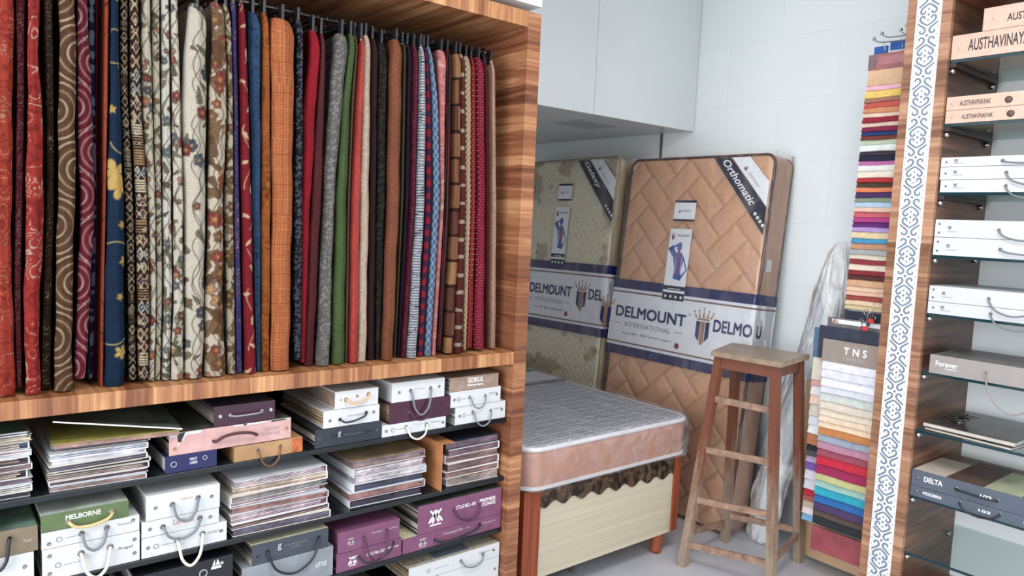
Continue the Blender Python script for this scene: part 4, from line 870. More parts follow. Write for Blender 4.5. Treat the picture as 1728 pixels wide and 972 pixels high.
def ribbon_corner(parent, W_, H_, word, y=-.013):
    """diagonal printed ribbon across the top right corner"""
    r2 = 1 / math.sqrt(2); u = (.62, 0, -.785); v = (.785, 0, .62)
    def quad(a, b_, name, mt, dd):
        # band between two parallel cuts across the corner, a/b = offsets from the corner along both edges
        P_ = [(W_ - a[0], H_ - .012), (W_ - b_[0], H_ - .012), (W_ - .006, H_ - b_[1]), (W_ - .006, H_ - a[1])]
        bb = B(); bb.prism(P_, TF((0, y - dd + .0, 0), (1, 0, 0), (0, 0, 1)), .0008); return bb.build(name, mt, parent)
    quad((.345, .40), (.245, .265), 'corner_ribbon', NAVYD, 0); quad((.235, .262), (.13, .14), 'corner_ribbon_white', CARD, 0)
    dx, dz = .345 - .006, -(.40 - .012); L_ = math.hypot(dx, dz); u = (dx / L_, 0, dz / L_); v = (-dz / L_, 0, dx / L_)
    o = (W_ - .345 + u[0] * .055 + v[0] * .024, y - .0009, H_ - .012 + u[2] * .055 + v[2] * .024)
    lettering(word, INKW, parent, o, u, v, .30 if len(word) > 8 else .22, .040, shear=.35, bold=.02)
    b = B()
    for k in range(4): b.lathe([(.009, 0), (.009, .0006), (.005, .0006), (.005, .0001)], 10, TF((W_ - .345 + u[0] * (.40 + .025 * k) + v[0] * .025, y - .0008, H_ - .012 + u[2] * (.40 + .025 * k) + v[2] * .025), u, v))
    b.build('ribbon_icon', INKW, parent)
    emblem('peak', NAVYD, parent, (W_ - .235 + u[0] * .09 + v[0] * .02, y - .0009, H_ - .012 + u[2] * .09 + v[2] * .02), u, v, .022)
    lettering('DELMOUNT', INKG, parent, (W_ - .235 + u[0] * .13 + v[0] * .024, y - .0009, H_ - .012 + u[2] * .13 + v[2] * .024), u, v, .10, .012)
FILM1 = film('clear_film', (235, 225, 220), .07, .55, .10, .5, 9)
def wrap(parent, W_, H_, T_, g=.018, rc=.06, amp=.006, seed=1, mt=FILM1, name='plastic_wrap'):
    """loose film around the slab"""
    P_ = []
    for cx, cy, a0 in ((W_ + g - rc * .4, -g - .004 + rc * .4, -90), (W_ + g - rc * .4, T_ - rc * .4, 0), (-g + rc * .4, T_ - rc * .4, 90), (-g + rc * .4, -g - .004 + rc * .4, 180)):
        for k in range(7): a = math.radians(a0 + 15 * k); P_.append((cx + rc * .4 * math.cos(a), cy + rc * .4 * math.sin(a)))
    P_.append(P_[0]); Q = []
    for a, b_ in zip(P_[:-1], P_[1:]):
        m_ = max(1, int(math.dist(a, b_) / .03)); Q += [(a[0] + (b_[0] - a[0]) * k / m_, a[1] + (b_[1] - a[1]) * k / m_) for k in range(m_)]
    Q = np.array(Q); zz = np.linspace(.002, H_ + g, 70); R_, Zz = np.meshgrid(np.arange(len(Q)), zz, indexing='ij')
    n_ = vnoise(R_ * .22, Zz, 9, seed) - .5; n2 = vnoise(R_ * .6, Zz, 26, seed + 2) - .5
    cen = np.array([W_ / 2, T_ / 2]); dd = Q - cen; sgn = np.stack([np.where(np.abs(dd[:, 0]) > W_ / 2, np.sign(dd[:, 0]), 0), np.where((dd[:, 1] < 0) & (np.abs(dd[:, 0]) <= W_ / 2), -1, 0)], 1)
    X = Q[:, 0][:, None] + sgn[:, 0][:, None] * (n_ * amp * 2 + n2 * amp); Y = Q[:, 1][:, None] + sgn[:, 1][:, None] * (n_ * amp + n2 * amp * .4)
    return grid_mesh(name, X, Y, Zz, None, mt, parent, closed_u=True)
def lean(label, name, P0, W_, H_, T_, tilt, roll=0.0, group=None):
    t = thing(name, label, 'mattress', P0, 0, group)
    # local x -> world -y (reading direction), local y -> into the wall (+x), local z -> up, leaning back
    R_ = Matrix.Rotation(-math.pi / 2, 4, 'Z') @ Matrix.Rotation(-tilt, 4, 'X') @ Matrix.Rotation(roll, 4, 'Y')
    t.rotation_euler = R_.to_euler(); return t
# Orthomatic: peach herringbone
W_, H_, T_ = .925, 1.885, .165
tl = math.asin(.19 / H_)
om = lean('peach herringbone-quilted mattress with a navy corner ribbon, leaning on the white wall', 'standing_mattress', (3.083, 2.975, .006), W_, H_, T_, tl, 0)
PEACH = S(206, 160, 128)
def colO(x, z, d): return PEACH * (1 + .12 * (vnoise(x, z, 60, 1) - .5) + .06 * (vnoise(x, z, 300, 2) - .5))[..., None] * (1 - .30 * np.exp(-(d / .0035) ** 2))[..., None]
def sideO(s_, y): return np.ones(s_.shape + (3,)) * S(204, 164, 140) * (1 + .15 * (vnoise(s_, y, 30, 5) - .5))[..., None]
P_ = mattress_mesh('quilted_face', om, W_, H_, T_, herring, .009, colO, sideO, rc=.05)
piping(P_, .006, .0075, mat((74, 48, 44), .4, name='brown_piping'), om); piping(P_, T_ - .004, .006, mat((96, 66, 58), .4, name='brown_piping_2'), om)
band(om, W_, .765, 1.195, T_, [(.03, .50)], y=-.012)
# second printing of the name, cut by the mattress edge
for o_, s_ in (((.62, -.0133, .765 + .50 * .43), 'DELMO'),):
    lettering(s_, NAVY, om, (.705, o_[1], o_[2]), (1, 0, 0), (0, 0, 1), .225, .15 * .43, bold=.03)
lettering('U', NAVY, om, (W_ + .0115, .012, .765 + .50 * .43), (0, 1, 0), (0, 0, 1), .045, .15 * .43, bold=.03)
cards(om, .362, 1.652, .142, s=1.06)
ribbon_corner(om, W_, H_, 'Orthomatic')
B().box(W_ + .0085, W_ + .0095, .03, .075, 1.31, 1.37).build('side_tag', CARD, om)
wrap(om, W_, H_, T_ - .012, .014)
# Galaxy: cream with leaf blotches
GC = S(220, 212, 188)
def colG(x, z, d):
    n_ = vnoise(x, z, 7, 4) * .7 + vnoise(x, z, 19, 6) * .3; C = np.ones(x.shape + (3,)) * GC * (1 + .1 * (vnoise(x, z, 80, 1) - .5))[..., None]
    C = mixc(C, S(168, 150, 124), np.clip((n_ - .60) * 14, 0, 1) * .75); C = mixc(C, S(140, 132, 104), np.clip((vnoise(x, z, 34, 8) - .62) * 9, 0, 1) * np.clip((n_ - .52) * 9, 0, 1) * .6)
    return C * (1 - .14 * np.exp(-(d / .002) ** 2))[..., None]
def sideG(s_, y): return np.ones(s_.shape + (3,)) * S(216, 198, 164) * (1 - .3 * (np.abs((y / .028) % 1 - .5) < .07))[..., None]
gm = lean('cream leaf-patterned mattress with a navy corner ribbon, leaning left of the peach one', 'standing_mattress', (3.10, 3.945, .006), .90, 1.90, .16, math.asin(.17 / 1.9), math.radians(-.8))
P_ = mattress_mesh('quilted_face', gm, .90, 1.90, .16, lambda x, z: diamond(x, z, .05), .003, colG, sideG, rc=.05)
piping(P_, .006, .006, mat((150, 138, 112), .5, name='cream_piping'), gm)
band(gm, .90, .82, 1.25, .16, [(.22, .40)], y=-.010)
lettering('DEL', NAVY, gm, (.77, -.0113, .82 + .50 * .43), (1, 0, 0), (0, 0, 1), .12, .15 * .43, bold=.03)
cards(gm, .405, 1.745, .125, s=1.02, y=-.012)
ribbon_corner(gm, .90, 1.90, 'Galaxy', y=-.011)
wrap(gm, .90, 1.90, .145, .012, seed=4)

# ------------------------------------------------------------------ the bed
BX0, BX1, BY = 1.775, 2.735, 2.085
bed = thing('bed_frame', 'single bed frame with pale panel, scalloped dark trim and orange-brown posts', 'bed', (0, 0, 0))
OR_ = wood('orange_wood', 0, (112, 50, 28), (142, 68, 38), (160, 84, 50), fine=30, band=8)
PALE = wood('pale_ply', 2, (184, 172, 150), (190, 180, 158), (198, 188, 166), rough=.5, fine=240, band=60, wob=.5)
B().box(BX0 + .012, 1.872, BY - .01, BY + .05, 0, .475, .004).build('corner_post', OR_, bed)
B().box(BX1 - .05, BX1 - .005, BY - .006, BY + .05, .11, .475, .004).build('corner_post', OR_, bed)
B().box(1.8722, BX1 - .0505, BY, BY + .022, .108, .470, .001).build('foot_panel', PALE, bed)
n = 90; b = B(); xa, xb = 1.873, BX1 - .052; top = [(xa + (xb - xa) * k / n, .472) for k in range(n + 1)]; bot = [(xb - (xb - xa) * k / n, .392 + .011 * math.sin(math.pi * 2 * k / n * 8) - .010 * math.cos(math.pi * k / n)) for k in range(n + 1)]
m_, N, L, P = nmat('dark_marbled_trim'); nz = N.new('ShaderNodeTexNoise'); nz.inputs['Scale'].default_value = 22; nz.inputs['Detail'].default_value = 8; nz.inputs['Distortion'].default_value = 1; r_ = N.new('ShaderNodeValToRGB'); e = r_.color_ramp.elements; e[0].position = .42; e[1].position = .72; e[0].color = (*s2l((30, 24, 22)), 1); e[1].color = (*s2l((120, 96, 70)), 1)
tc = N.new('ShaderNodeTexCoord'); L.new(tc.outputs['Object'], nz.inputs[0]); L.new(nz.outputs['Fac'], r_.inputs[0]); L.new(r_.outputs[0], P.inputs[0]); P.inputs['Roughness'].default_value = .3
b.prism(top[::-1] + bot[::-1], TF((0, BY - .0055, 0), (1, 0, 0), (0, 0, 1)) @ Matrix.Translation((0, 0, -.005)), .005).build('scalloped_trim', m_, bed)
B().box(BX1 - .03, BX1 - .006, BY + .052, 3.95, .108, .47, .002).build('side_rail', OR_, bed)
B().box(BX0 + .014, BX0 + .04, BY + .052, 3.95, .108, .47, .002).build('side_rail', OR_, bed)
B().box(BX0 + .042, BX1 - .032, BY + .024, 3.948, .40, .465).build('slat_deck', PALE, bed)
B().box(BX0 + .014, BX1 - .006, 3.952, 3.985, 0, .47, .002).build('head_panel', OR_, bed)
b = B(); b.lathe([(.030, .1075), (.034, .095), (.033, .08), (.026, .03), (.028, .022), (.024, 0)], 20, Matrix.Translation((2.655, BY + .05, 0))); b.build('turned_leg', mat((150, 76, 50), .35, 0, .2, 20, name='leg_wood'), bed)
bm_ = thing('lying_mattress', 'plastic-wrapped peach and white striped single mattress lying on the bed frame', 'mattress', (1.80, 2.055, .478))
BW, BL, BT = .965, 1.93, .172
bm_.location = (1.775, 2.052, .478 + BT + .004)
# built face-up: local x right, local y down into the mattress, local z along the bed
bm_.rotation_euler = (Matrix.Rotation(math.radians(-90), 4, 'X')).to_euler()
# local (x,y,z) -> world (x, z, -y)
TOPW = S(196, 198, 204)
def colB(x, z, d):
    q = (z * 34 + .35 * np.abs(((x * 9) % 1) - .5) * 2) % 1; C = np.ones(x.shape + (3,)) * TOPW
    C = mixc(C, S(140, 144, 158), (np.abs(q - .5) < .2) * .9); return C * (1 + .05 * (vnoise(x, z, 200, 3) - .5))[..., None]
def sideB(s_, y): return np.ones(s_.shape + (3,)) * S(194, 146, 126) * (1 + .12 * (vnoise(s_, y, 18, 5) - .5))[..., None]
def waveq(x, z): q = (z * 17 + .35 * np.abs(((x * 9) % 1) - .5) * 2) % 1; return np.minimum(q, 1 - q) * .03
P_ = mattress_mesh('quilted_face', bm_, BW, BL, BT, waveq, .0028, colB, sideB, rc=.075, re=.018)
WP = mat((226, 226, 230), .4, 0, .03, name='white_piping'); piping(P_, .012, .011, WP, bm_); piping(P_, BT - .008, .009, WP, bm_)
b = B(); b.box(-.008, BW + .008, -.0022, -.0002, .82, 1.14, .0004); b.build('label_band', BANDW, bm_)
b = B(); b.box(-.008, BW + .008, -.0034, -.0024, .82, .860); b.box(-.008, BW + .008, -.0034, -.0024, 1.10, 1.14); b.build('navy_stripe', NAVY, bm_)
b = B(); b.box(-.008, BW + .008, -.0034, -.0024, .875, .883); b.build('brown_stripe', BROWNL, bm_)
# film over top and down the foot end
FILM2 = film('clear_film_bed', (225, 225, 230), .10, .6, .08, .6, 10)
nu, nv = 60, 100; u = np.linspace(-.022, BW + .022, nu); prof_ = [(BT + .0, -.016), (BT * .5, -.024), (.03, -.022), (.004, -.014), (-.006, .004)]
pr = smooth([(y, z) for y, z in prof_], 4) + [(-.007, z) for z in np.linspace(.05, BL - .05, 60)]
pr = np.array(pr); X, J = np.meshgrid(u, np.arange(len(pr)), indexing='ij'); Y = pr[:, 0][J]; Z = pr[:, 1][J]
rr = .085; cxl, cxr = rr - .022, BW + .022 - rr; ex = np.where(X < cxl, cxl - X, np.where(X > cxr, X - cxr, 0)); rnd = rr - np.sqrt(np.maximum(rr * rr - ex * ex, 0)); Z = Z + rnd * (Z < .08)
w1 = vnoise(X, Z + Y * 1.3, 14, 3) - .5; w2 = vnoise(X, Z + Y, 42, 5) - .5
Y = Y - (w1 * .003 + w2 * .0015) * (Z > .03) - .001; Z = Z - (w1 * .012 + w2 * .006) * (Y > .01) - .003
grid_mesh('plastic_wrap', X, Y, Z, None, FILM2, bm_)
# ragged polythene pushed under the bed
b = thing('polythene_offcut', 'crumpled grey polythene offcut on the floor under the bed', 'plastic sheet', (2.2, 2.15, 0.004))
u = np.linspace(0, 1, 26); U, V = np.meshgrid(u, u, indexing='ij'); hh = (vnoise(U, V, 5, 2)) * .06 + vnoise(U, V, 13, 3) * .02
grid_mesh('sheet', (U - .5) * .36 + .03 * (vnoise(V, U, 7, 5) - .5), (V) * .4, hh, None, film('grey_polythene', (150, 152, 158), .75, .4, .2, .4, 9), b)

# ------------------------------------------------------------------ the tall stool
st = thing('tall_wooden_stool', 'tall worn wooden stool with splayed legs and ladder rungs in front of the mattresses', 'stool', (2.9, 1.84, 0))
STW = wood('worn_stool_wood', 2, (112, 72, 54), (150, 104, 80), (176, 142, 116), rough=.55, fine=20, band=10, wob=2.5)
def worn(name, c1, c2, hz=.5):
    """red varnish above, rubbed down to grey-brown timber below"""
    m, N, L, P = nmat(name); tc = N.new('ShaderNodeTexCoord'); sp = N.new('ShaderNodeSeparateXYZ'); L.new(tc.outputs['Object'], sp.inputs[0])
    nz = N.new('ShaderNodeTexNoise'); nz.inputs['Scale'].default_value = 16; nz.inputs['Detail'].default_value = 7; mp = N.new('ShaderNodeMapping'); mp.inputs['Scale'].default_value = (2.2, 2.2, .45); L.new(tc.outputs['Object'], mp.inputs[0]); L.new(mp.outputs[0], nz.inputs['Vector'])
    ad = N.new('ShaderNodeMath'); ad.operation = 'MULTIPLY_ADD'; ad.inputs[1].default_value = .9; L.new(nz.outputs['Fac'], ad.inputs[0]); L.new(sp.outputs[2], ad.inputs[2])
    r = N.new('ShaderNodeValToRGB'); e = r.color_ramp.elements; e[0].position = hz + .1; e[0].color = (*s2l(c2), 1); e[1].position = hz + .62; e[1].color = (*s2l(c1), 1)
    L.new(ad.outputs[0], r.inputs[0]); n2 = N.new('ShaderNodeTexNoise'); n2.inputs['Scale'].default_value = 90; n2.inputs['Detail'].default_value = 3; L.new(mp.outputs[0], n2.inputs['Vector'])
    mr = N.new('ShaderNodeMapRange'); mr.inputs[3].default_value = .62; mr.inputs[4].default_value = 1.38; L.new(n2.outputs['Fac'], mr.inputs[0]); vm = N.new('ShaderNodeVectorMath'); vm.operation = 'SCALE'; L.new(r.outputs[0], vm.inputs[0]); L.new(mr.outputs[0], vm.inputs['Scale'])
    L.new(vm.outputs[0], P.inputs[0]); P.inputs['Roughness'].default_value = .5; return m
SLEG = worn('worn_leg', (116, 68, 50), (150, 132, 114)); SRUNG = mat((146, 116, 98), .6, 0, .35, 30, .3, name='rubbed_rung'); SSEAT = mat((148, 128, 108), .35, 0, .2, 22, name='worn_seat')
OFF = np.array([2.9, 1.84, 0])
ZS = .967
tops = {k: on(2, ZS, *p) - OFF for k, p in dict(FL=(1200, 592), FR=(1318, 612), BR=(1366, 598), BL=(1236, 578)).items()}
feet = {k: on(2, 0, *p) - OFF for k, p in dict(FL=(1146, 955), FR=(1303, 1003), BR=(1352, 948), BL=(1222, 912)).items()}
cen = sum(tops.values()) / 4
def sc_(p, f, z): q = cen + (p - cen) * f; return (q[0], q[1], z)
b = B(); b.hexa([sc_(tops[k], 1, ZS - .022) for k in ('FL', 'FR', 'BR', 'BL')], [sc_(tops[k], 1, ZS) for k in ('FL', 'FR', 'BR', 'BL')]); b.build('seat', SSEAT, st)
legc = {}
for k in tops:
    a = np.array(sc_(tops[k], .80, ZS - .0225)); f_ = np.array([feet[k][0], feet[k][1], 0.0])
    f_[:2] += (cen[:2] - f_[:2]) * .05; legc[k] = (a, f_)
    s1, s2 = .0175, .0175
    q = lambda c, s_: [(c[0] + i * s_, c[1] + j * s_, c[2]) for i, j in ((-1, -1), (1, -1), (1, 1), (-1, 1))]
    B().hexa(q(f_, s2), q(a, s1)).build('leg', SLEG, st)
def lp(k, t): a, f_ = legc[k]; return a + (f_ - a) * t
def rung(k1, k2, t1, t2, h_=.027, w_=.014, name='rung', mt=SRUNG, inset=0.0, outw=.018):
    p, q = lp(k1, t1), lp(k2, t2); d_ = q - p; d_ /= np.linalg.norm(d_); nrm = np.cross(d_, [0, 0, 1]); mid = (p + q) / 2
    if np.dot(nrm, mid - cen) < 0: nrm = -nrm
    a = p + d_ * inset + nrm * outw * 0; c = q - d_ * inset
    A = [a - nrm * w_ / 2 + [0, 0, -h_ / 2], a + nrm * w_ / 2 + [0, 0, -h_ / 2], a + nrm * w_ / 2 + [0, 0, h_ / 2], a - nrm * w_ / 2 + [0, 0, h_ / 2]]
    C_ = [v + (c - a) for v in A]; b = B(); b.hexa(A, C_); b.build(name, mt, st)
for t1, t2 in ((.20, .20), (.44, .43), (.68, .66), (.895, .875)): rung('FL', 'FR', t1, t2, name='rung')
rung('FL', 'BL', .84, .90); rung('BL', 'BR', .86, .84); rung('FR', 'BR', .87, .86)
for k1, k2 in (('FL', 'FR'), ('FR', 'BR'), ('BR', 'BL'), ('BL', 'FL')): rung(k1, k2, .028, .028, .050, .018, 'apron', SLEG)
# ------------------------------------------------------------------ right display shelf
W_C = wood('column_laminate', 2, (112, 74, 54), (152, 110, 84), (184, 142, 112), fine=40, band=11)
XC = 2.94; YI = 1.176; YO = 1.332
ru = thing('glass_shelf_unit', 'tall wood-grain shelf unit with glass shelves and a white scroll-work strip', 'shelving unit', (XC, YI, 0))
W_D = wood('shaded_laminate', 2, (62, 40, 30), (104, 70, 52), (140, 98, 72), fine=40, band=11)  # column laminate toned down; the inner face's shade is put into the colour
B().box(0, .022, 0, YO - YI, 0, CEIL - .004, .001).build('front_board', W_C, ru)
B().box(.0222, XF - XC - .002, 0, YO - YI, 0, CEIL - .004, .001).build('end_panel', W_D, ru)
B().box(0, XF - XC - .002, -1.30, -1.24, 0, CEIL - .004, .001).build('end_panel', W_Z, ru)
B().box(0, XF - XC - .03, -1.2395, -.0005, .0, .07).build('plinth', W_Z, ru)
B().box(XF - XC - .012, XF - XC - .002, -1.2395, -.0005, .0705, CEIL - .004).build('back_panel', mat((238, 243, 245), .3, 0, .03, 3, name='pale_back_panel'), ru)
B().box(.0, XF - XC - .03, -1.2395, -.0005, 2.375, 2.400).build('top_shelf', W_Y, ru)
# scroll strip on the column front
sx0, sx1 = YI + .034, YI + .122
stp = B().box(-.004, -.0002, sx0 - YI, sx1 - YI, 0.0, CEIL - .006, .0008).build('scroll_strip', mat((222, 224, 228), .4, 0, .02, name='strip_white'), ru)
SG = mat((118, 128, 142), .4, 0, .1, name='scroll_grey'); b = B(); k = .000284; cy = (sx0 + sx1) / 2 - YI
h1 = [(0, 140), (-42, 112), (-82, 78), (-92, 42), (-70, 16), (-40, 30), (-46, 54)]
h2 = [(-120, 100), (-84, 130), (-38, 168), (-26, 205), (-52, 235), (-88, 222), (-80, 196)]
per = 524 * k; z = on(0, XC, 1545, 232)[2]; z0 = z - per * 16
for c in range(-1, 22):
    zc = z0 + c * per
    if zc + per < 0 or zc > CEIL: continue
    for mx in (-1, 1):
        for mz in (-1, 1):
            T = TF((-.0042, cy, zc), (0, -1, 0), (0, 0, 1)) @ Matrix.Diagonal((k * mx, k * mz, 1, 1))
            for cv in (h1, h2):
                if zc + mz * 240 * k > CEIL - .01 or zc + mz * 240 * k < .01: continue
                b.ribbon([(x * 1.04, y) for x, y in cv], 25, T, .0010, .5)
    def dia(yv, x, s_):
        if .01 < zc + yv * k < CEIL - .02: b.prism([(-s_, 0), (0, -s_), (s_, 0), (0, s_)], TF((-.0042, cy, zc + yv * k), (0, -1, 0), (0, 0, 1)) @ Matrix.Translation((x * k, 0, 0)) @ Matrix.Scale(k, 4), .0010 / k)
    for yv, x, s_ in ((0, 0, 19), (262, 0, 21), (70, 0, 15), (-70, 0, 15), (0, -132, 9), (0, 132, 9), (262, -128, 9), (262, 128, 9), (170, -130, 8), (170, 130, 8), (-170, -130, 8), (-170, 130, 8)): dia(yv, x, s_)
b.build('scroll_pattern', SG, stp)
# glass shelves
def glass_mat():
    m, N, L, P = nmat('shelf_glass'); P.inputs['Base Color'].default_value = (*s2l((205, 228, 226)), 1); P.inputs['Roughness'].default_value = .03; P.inputs['Transmission Weight'].default_value = .0
    tr = N.new('ShaderNodeBsdfTransparent'); tr.inputs[0].default_value = (.90, .955, .95, 1); gl = N.new('ShaderNodeBsdfGlossy'); gl.inputs['Roughness'].default_value = .05; mx = N.new('ShaderNodeMixShader'); fr = N.new('ShaderNodeLayerWeight'); fr.inputs[0].default_value = .25
    mm = N.new('ShaderNodeMath'); mm.operation = 'MULTIPLY'; mm.inputs[1].default_value = .38; L.new(fr.outputs['Facing'], mm.inputs[0]); L.new(mm.outputs[0], mx.inputs[0])
    nz = N.new('ShaderNodeTexNoise'); nz.inputs['Scale'].default_value = 3
    L.new(tr.outputs[0], mx.inputs[1]); L.new(gl.outputs[0], mx.inputs[2]); L.new(mx.outputs[0], N['Material Output'].inputs[0]); return m
GLASS = glass_mat(); GEDGE = mat((22, 54, 62), .08, 0, .1, name='glass_edge')
SHZ = [2.151, 1.922, 1.673, 1.442, 1.224, 1.002, .777, .522, .295]
for z in SHZ:
    g = B().box(.0248, XF - XC - .014, -1.239, -.0008, z - .010, z).build('glass_shelf', GLASS, ru)
    B().box(.021, .0246, -1.239, -.0008, z - .010, z, .0008).build('glass_edge', GEDGE, g)
    B().box(.02, .44, -.022, -.0008, z - .026, z - .0104, .001).build('shelf_support', mat((50, 34, 30), .4, name='dark_support'), g) if z in SHZ[:3] else None
    for dx in (.03, .42):
        b = B(); b.lathe([(.010, 0), (.010, .014), (.005, .016)], 12, TF((dx, -.0008, z - .036 if z in SHZ[:3] else z - .0205), (0, 0, 1), (1, 0, 0)).to_3x3().to_4x4() if False else TF((dx, -.001, z - .038 if z in SHZ[:3] else z - .0210), (1, 0, 0), (0, 0, 1))); b.build('shelf_clip', CHROME, g)
UR, VR = (1, 0, 0), (0, 0, 1)
RZ = -math.pi / 2
def rbox(shelf, items, xf=2.957, d_=.30):
    """boxes standing on a glass shelf, front facing the room; items bottom to top: (label, px left, py bottom, height, length, kwargs, decorate)"""
    z = SHZ[shelf] + .0006
    for label, pl, pb, h_, ln, kw, deco in items:
        yl = min(on(0, xf, pl, pb)[1], YI - .004)
        t = sbox(label, (xf, yl, z), ln, kw.pop('d', d_), h_, rz=RZ, **kw)
        if deco: deco(t, ln, h_)
        z += h_ + .0013
GA = 'wood-look sample boxes on the glass shelves'; GW = 'white sample boxes on the glass shelves'
C_AW = wood('pink_ash', 0, (206, 172, 152), (222, 192, 172), (232, 206, 188), rough=.5, fine=90, band=30)
C_AW = mat((206, 172, 154), .5, 0, .10, 60, name='pink_ash_board'); ASH_K = mat((88, 66, 58), .5, name='brown_peg')
def aus(x, s_, w_, hh):
    def f(t, ln, h_):
        txt(t, 'AUSTHAVINAYAK', INKD, x, h_ * .28, w_, hh, bold=.02)
        b = B(); b.lathe([(.006, 0), (.006, .0012), (.003, .0013)], 12, TF((x * .45, 0, h_ * .5), UR, VR)); b.build('rivet', C_AW, t)
        b = B(); b.lathe([(.012, 0), (.011, .006), (.004, .007)], 16, TF((x + w_ + .055, 0, h_ * .45), UR, VR)); b.build('peg', ASH_K, t)
    return f
rbox(0, [('largest wood-look sample box with big dark lettering, on the top glass shelf', 1601, 92, .085, .62, dict(front=C_AW, cover=C_AW, group=GA), aus(.055, 0, .205, .042)),
         ('wood-look sample box set back to the right on the largest one', 1658, 47, .078, .5, dict(front=C_AW, cover=C_AW, group=GA), aus(.075, 0, .19, .026))])
rbox(1, [('wood-look sample box, lower of the thin pair', 1592, 201, .046, .55, dict(front=C_AW, cover=C_AW, group=GA), aus(.055, 0, .10, .017)),
         ('wood-look sample box, upper of the thin pair', 1588, 180, .048, .6, dict(front=C_AW, cover=C_AW, group=GA), aus(.045, 0, .10, .019))])
def wb(t, ln, h_):
    emblem('m', INKD, t, (.045, 0, h_ * .45), UR, VR, .012); txt(t, 'MARVEL', INKG, .045, h_ * .28, .035, .005)
    if h_ > .05:
        for v in (.25, .75):
            b = B(); b.lathe([(.004, 0), (.004, .001), (.002, .001)], 10, TF((.016, 0, h_ * v), UR, VR)); b.build('rivet', STEEL, t)
    else:
        b = B(); b.lathe([(.004, 0), (.004, .001), (.002, .001)], 10, TF((.02, 0, h_ * .5), UR, VR)); b.build('rivet', STEEL, t)
def wk(hu=.27, drop=.05): return dict(front=C_W, leaves=LEAFW, group=GW, handle=(ROPE_G, hu / .6, .5, (hu + .16) / .6, .5, drop, .0032))
rbox(2, [('white sample box, bottom of the three white ones below the thin wood-look pair', 1587, 308, .045, .58, wk(.22, .045), wb),
         ('white sample box, middle of the three white ones', 1581, 289, .045, .60, wk(.215, .045), wb),
         ('white sample box, top of the three white ones', 1580, 268, .034, .60, wk(.20, .012), wb)])
rbox(3, [('white sample box, lower of the tall white pair', 1574, 414, .066, .60, wk(.22, .016), wb), ('white sample box, upper of the tall white pair', 1572, 385, .064, .60, wk(.21, .035), wb)])
rbox(4, [('white sample box, lower of the pair above the grey one', 1563, 521, .045, .6, wk(.21, .05), wb), ('white sample box, upper of the pair above the grey one', 1561, 500, .058, .6, wk(.20, .055), wb)])
C_GB = mat((150, 142, 140), .45, 0, .06, name='warm_grey_board')
rbox(5, [('warm grey sample box with a long hanging cord', 1567, 628, .070, .45, dict(front=C_GB, cover=mat((116, 110, 108), .4, 0, .2, 30, name='grey_top'), group=None, handle=(mat((140, 136, 134), .6, name='grey_thin_cord'), .42, .5, .84, .5, .13, .0028)), lambda t, ln, h_: (txt(t, 'Forever', INKW, .022, h_ * .42, .075, .020, bold=.01), txt(t, 'FABRICS', INKW, .055, h_ * .28, .04, .006)))])
# book with keys on it
ctp = [mat((66, 60, 58), .25, 0, .6, 30, name='dark_photo_cover'), mat((196, 188, 178), .4, name='page_edge')]
def flatbook(label, loc, w_, d_, h_, rz):
    t = thing('catalogue', label, 'catalogue', loc, rz, 'flat catalogues on the glass shelf'); b = B(); b.box(0, w_, 0, d_, h_ - .0025, h_, .0008); b.box(0, w_, 0, d_, 0, .0025, .0008); b.build('cover', ctp[0], t)
    B().box(.002, w_ - .002, .002, d_ - .002, .0027, h_ - .0027).build('pages', ctp[1], t); return t
zb = SHZ[6] + .0006
flatbook('thin catalogue under the dark-covered one on the glass shelf', (2.985, 1.155, zb), .30, .34, .012, math.radians(-95))
flatbook('dark-covered catalogue with keys lying on it', (2.98, 1.160, zb + .0126), .31, .36, .018, math.radians(-92))
def keys(label, loc, n, sd, scl=1.0, rx=0):
    R = random.Random(sd); t = thing('key_ring', label, 'keys', loc)
    t.rotation_euler = (rx, 0, 0)
    km = mat((58, 54, 50), .35, .8, .2, 50, name='dark_keys')
    B().tube([(math.cos(a) * .016 * scl, math.sin(a) * .016 * scl, .002) for a in np.linspace(0, 6.283, 20, endpoint=False)], .0012, 6, True).build('ring', CHROME, t)
    for i in range(n):
        a = R.uniform(0, 6.28); T = Matrix.Translation((0, 0, .002 + i * .0026)) @ Matrix.Rotation(a, 4, 'Z') @ Matrix.Translation((.014 * scl, 0, 0)) @ Matrix.Rotation(R.uniform(-.25, .0), 4, 'Y'); b = B()
        b.lathe([(.009 * scl, 0), (.009 * scl, .002)], 14, T @ Matrix.Translation((.008, 0, 0))); b.box(.014 * scl, .042 * scl, -.003, .003, 0, .002, T=T); b.box(.030 * scl, .041 * scl, -.0062, -.003, 0, .002, T=T); b.build('key', km, t)
    return t
keys('bunch of dark keys lying on the dark-covered catalogue', (3.10, 1.075, zb + .0312), 11, 3, 1.15)
C_DL = mat((84, 92, 106), .4, 0, .06, name='blue_grey_board')
def delta(w1, n_, w2, hh):
    def f(t, ln, h_):
        txt(t, w1, INKW, .045, h_ * .38, .065, hh, bold=.03); txt(t, n_, INKW, .235, h_ * .34, .038, hh * .8, bold=.03); txt(t, w2, INKW, .375, h_ * .40, .09, hh, bold=.03)
        b = B(); b.lathe([(.005, 0), (.005, .001), (.0025, .001)], 12, TF((.022, 0, h_ * .5), UR, VR)); b.build('rivet', STEEL, t)
    return f
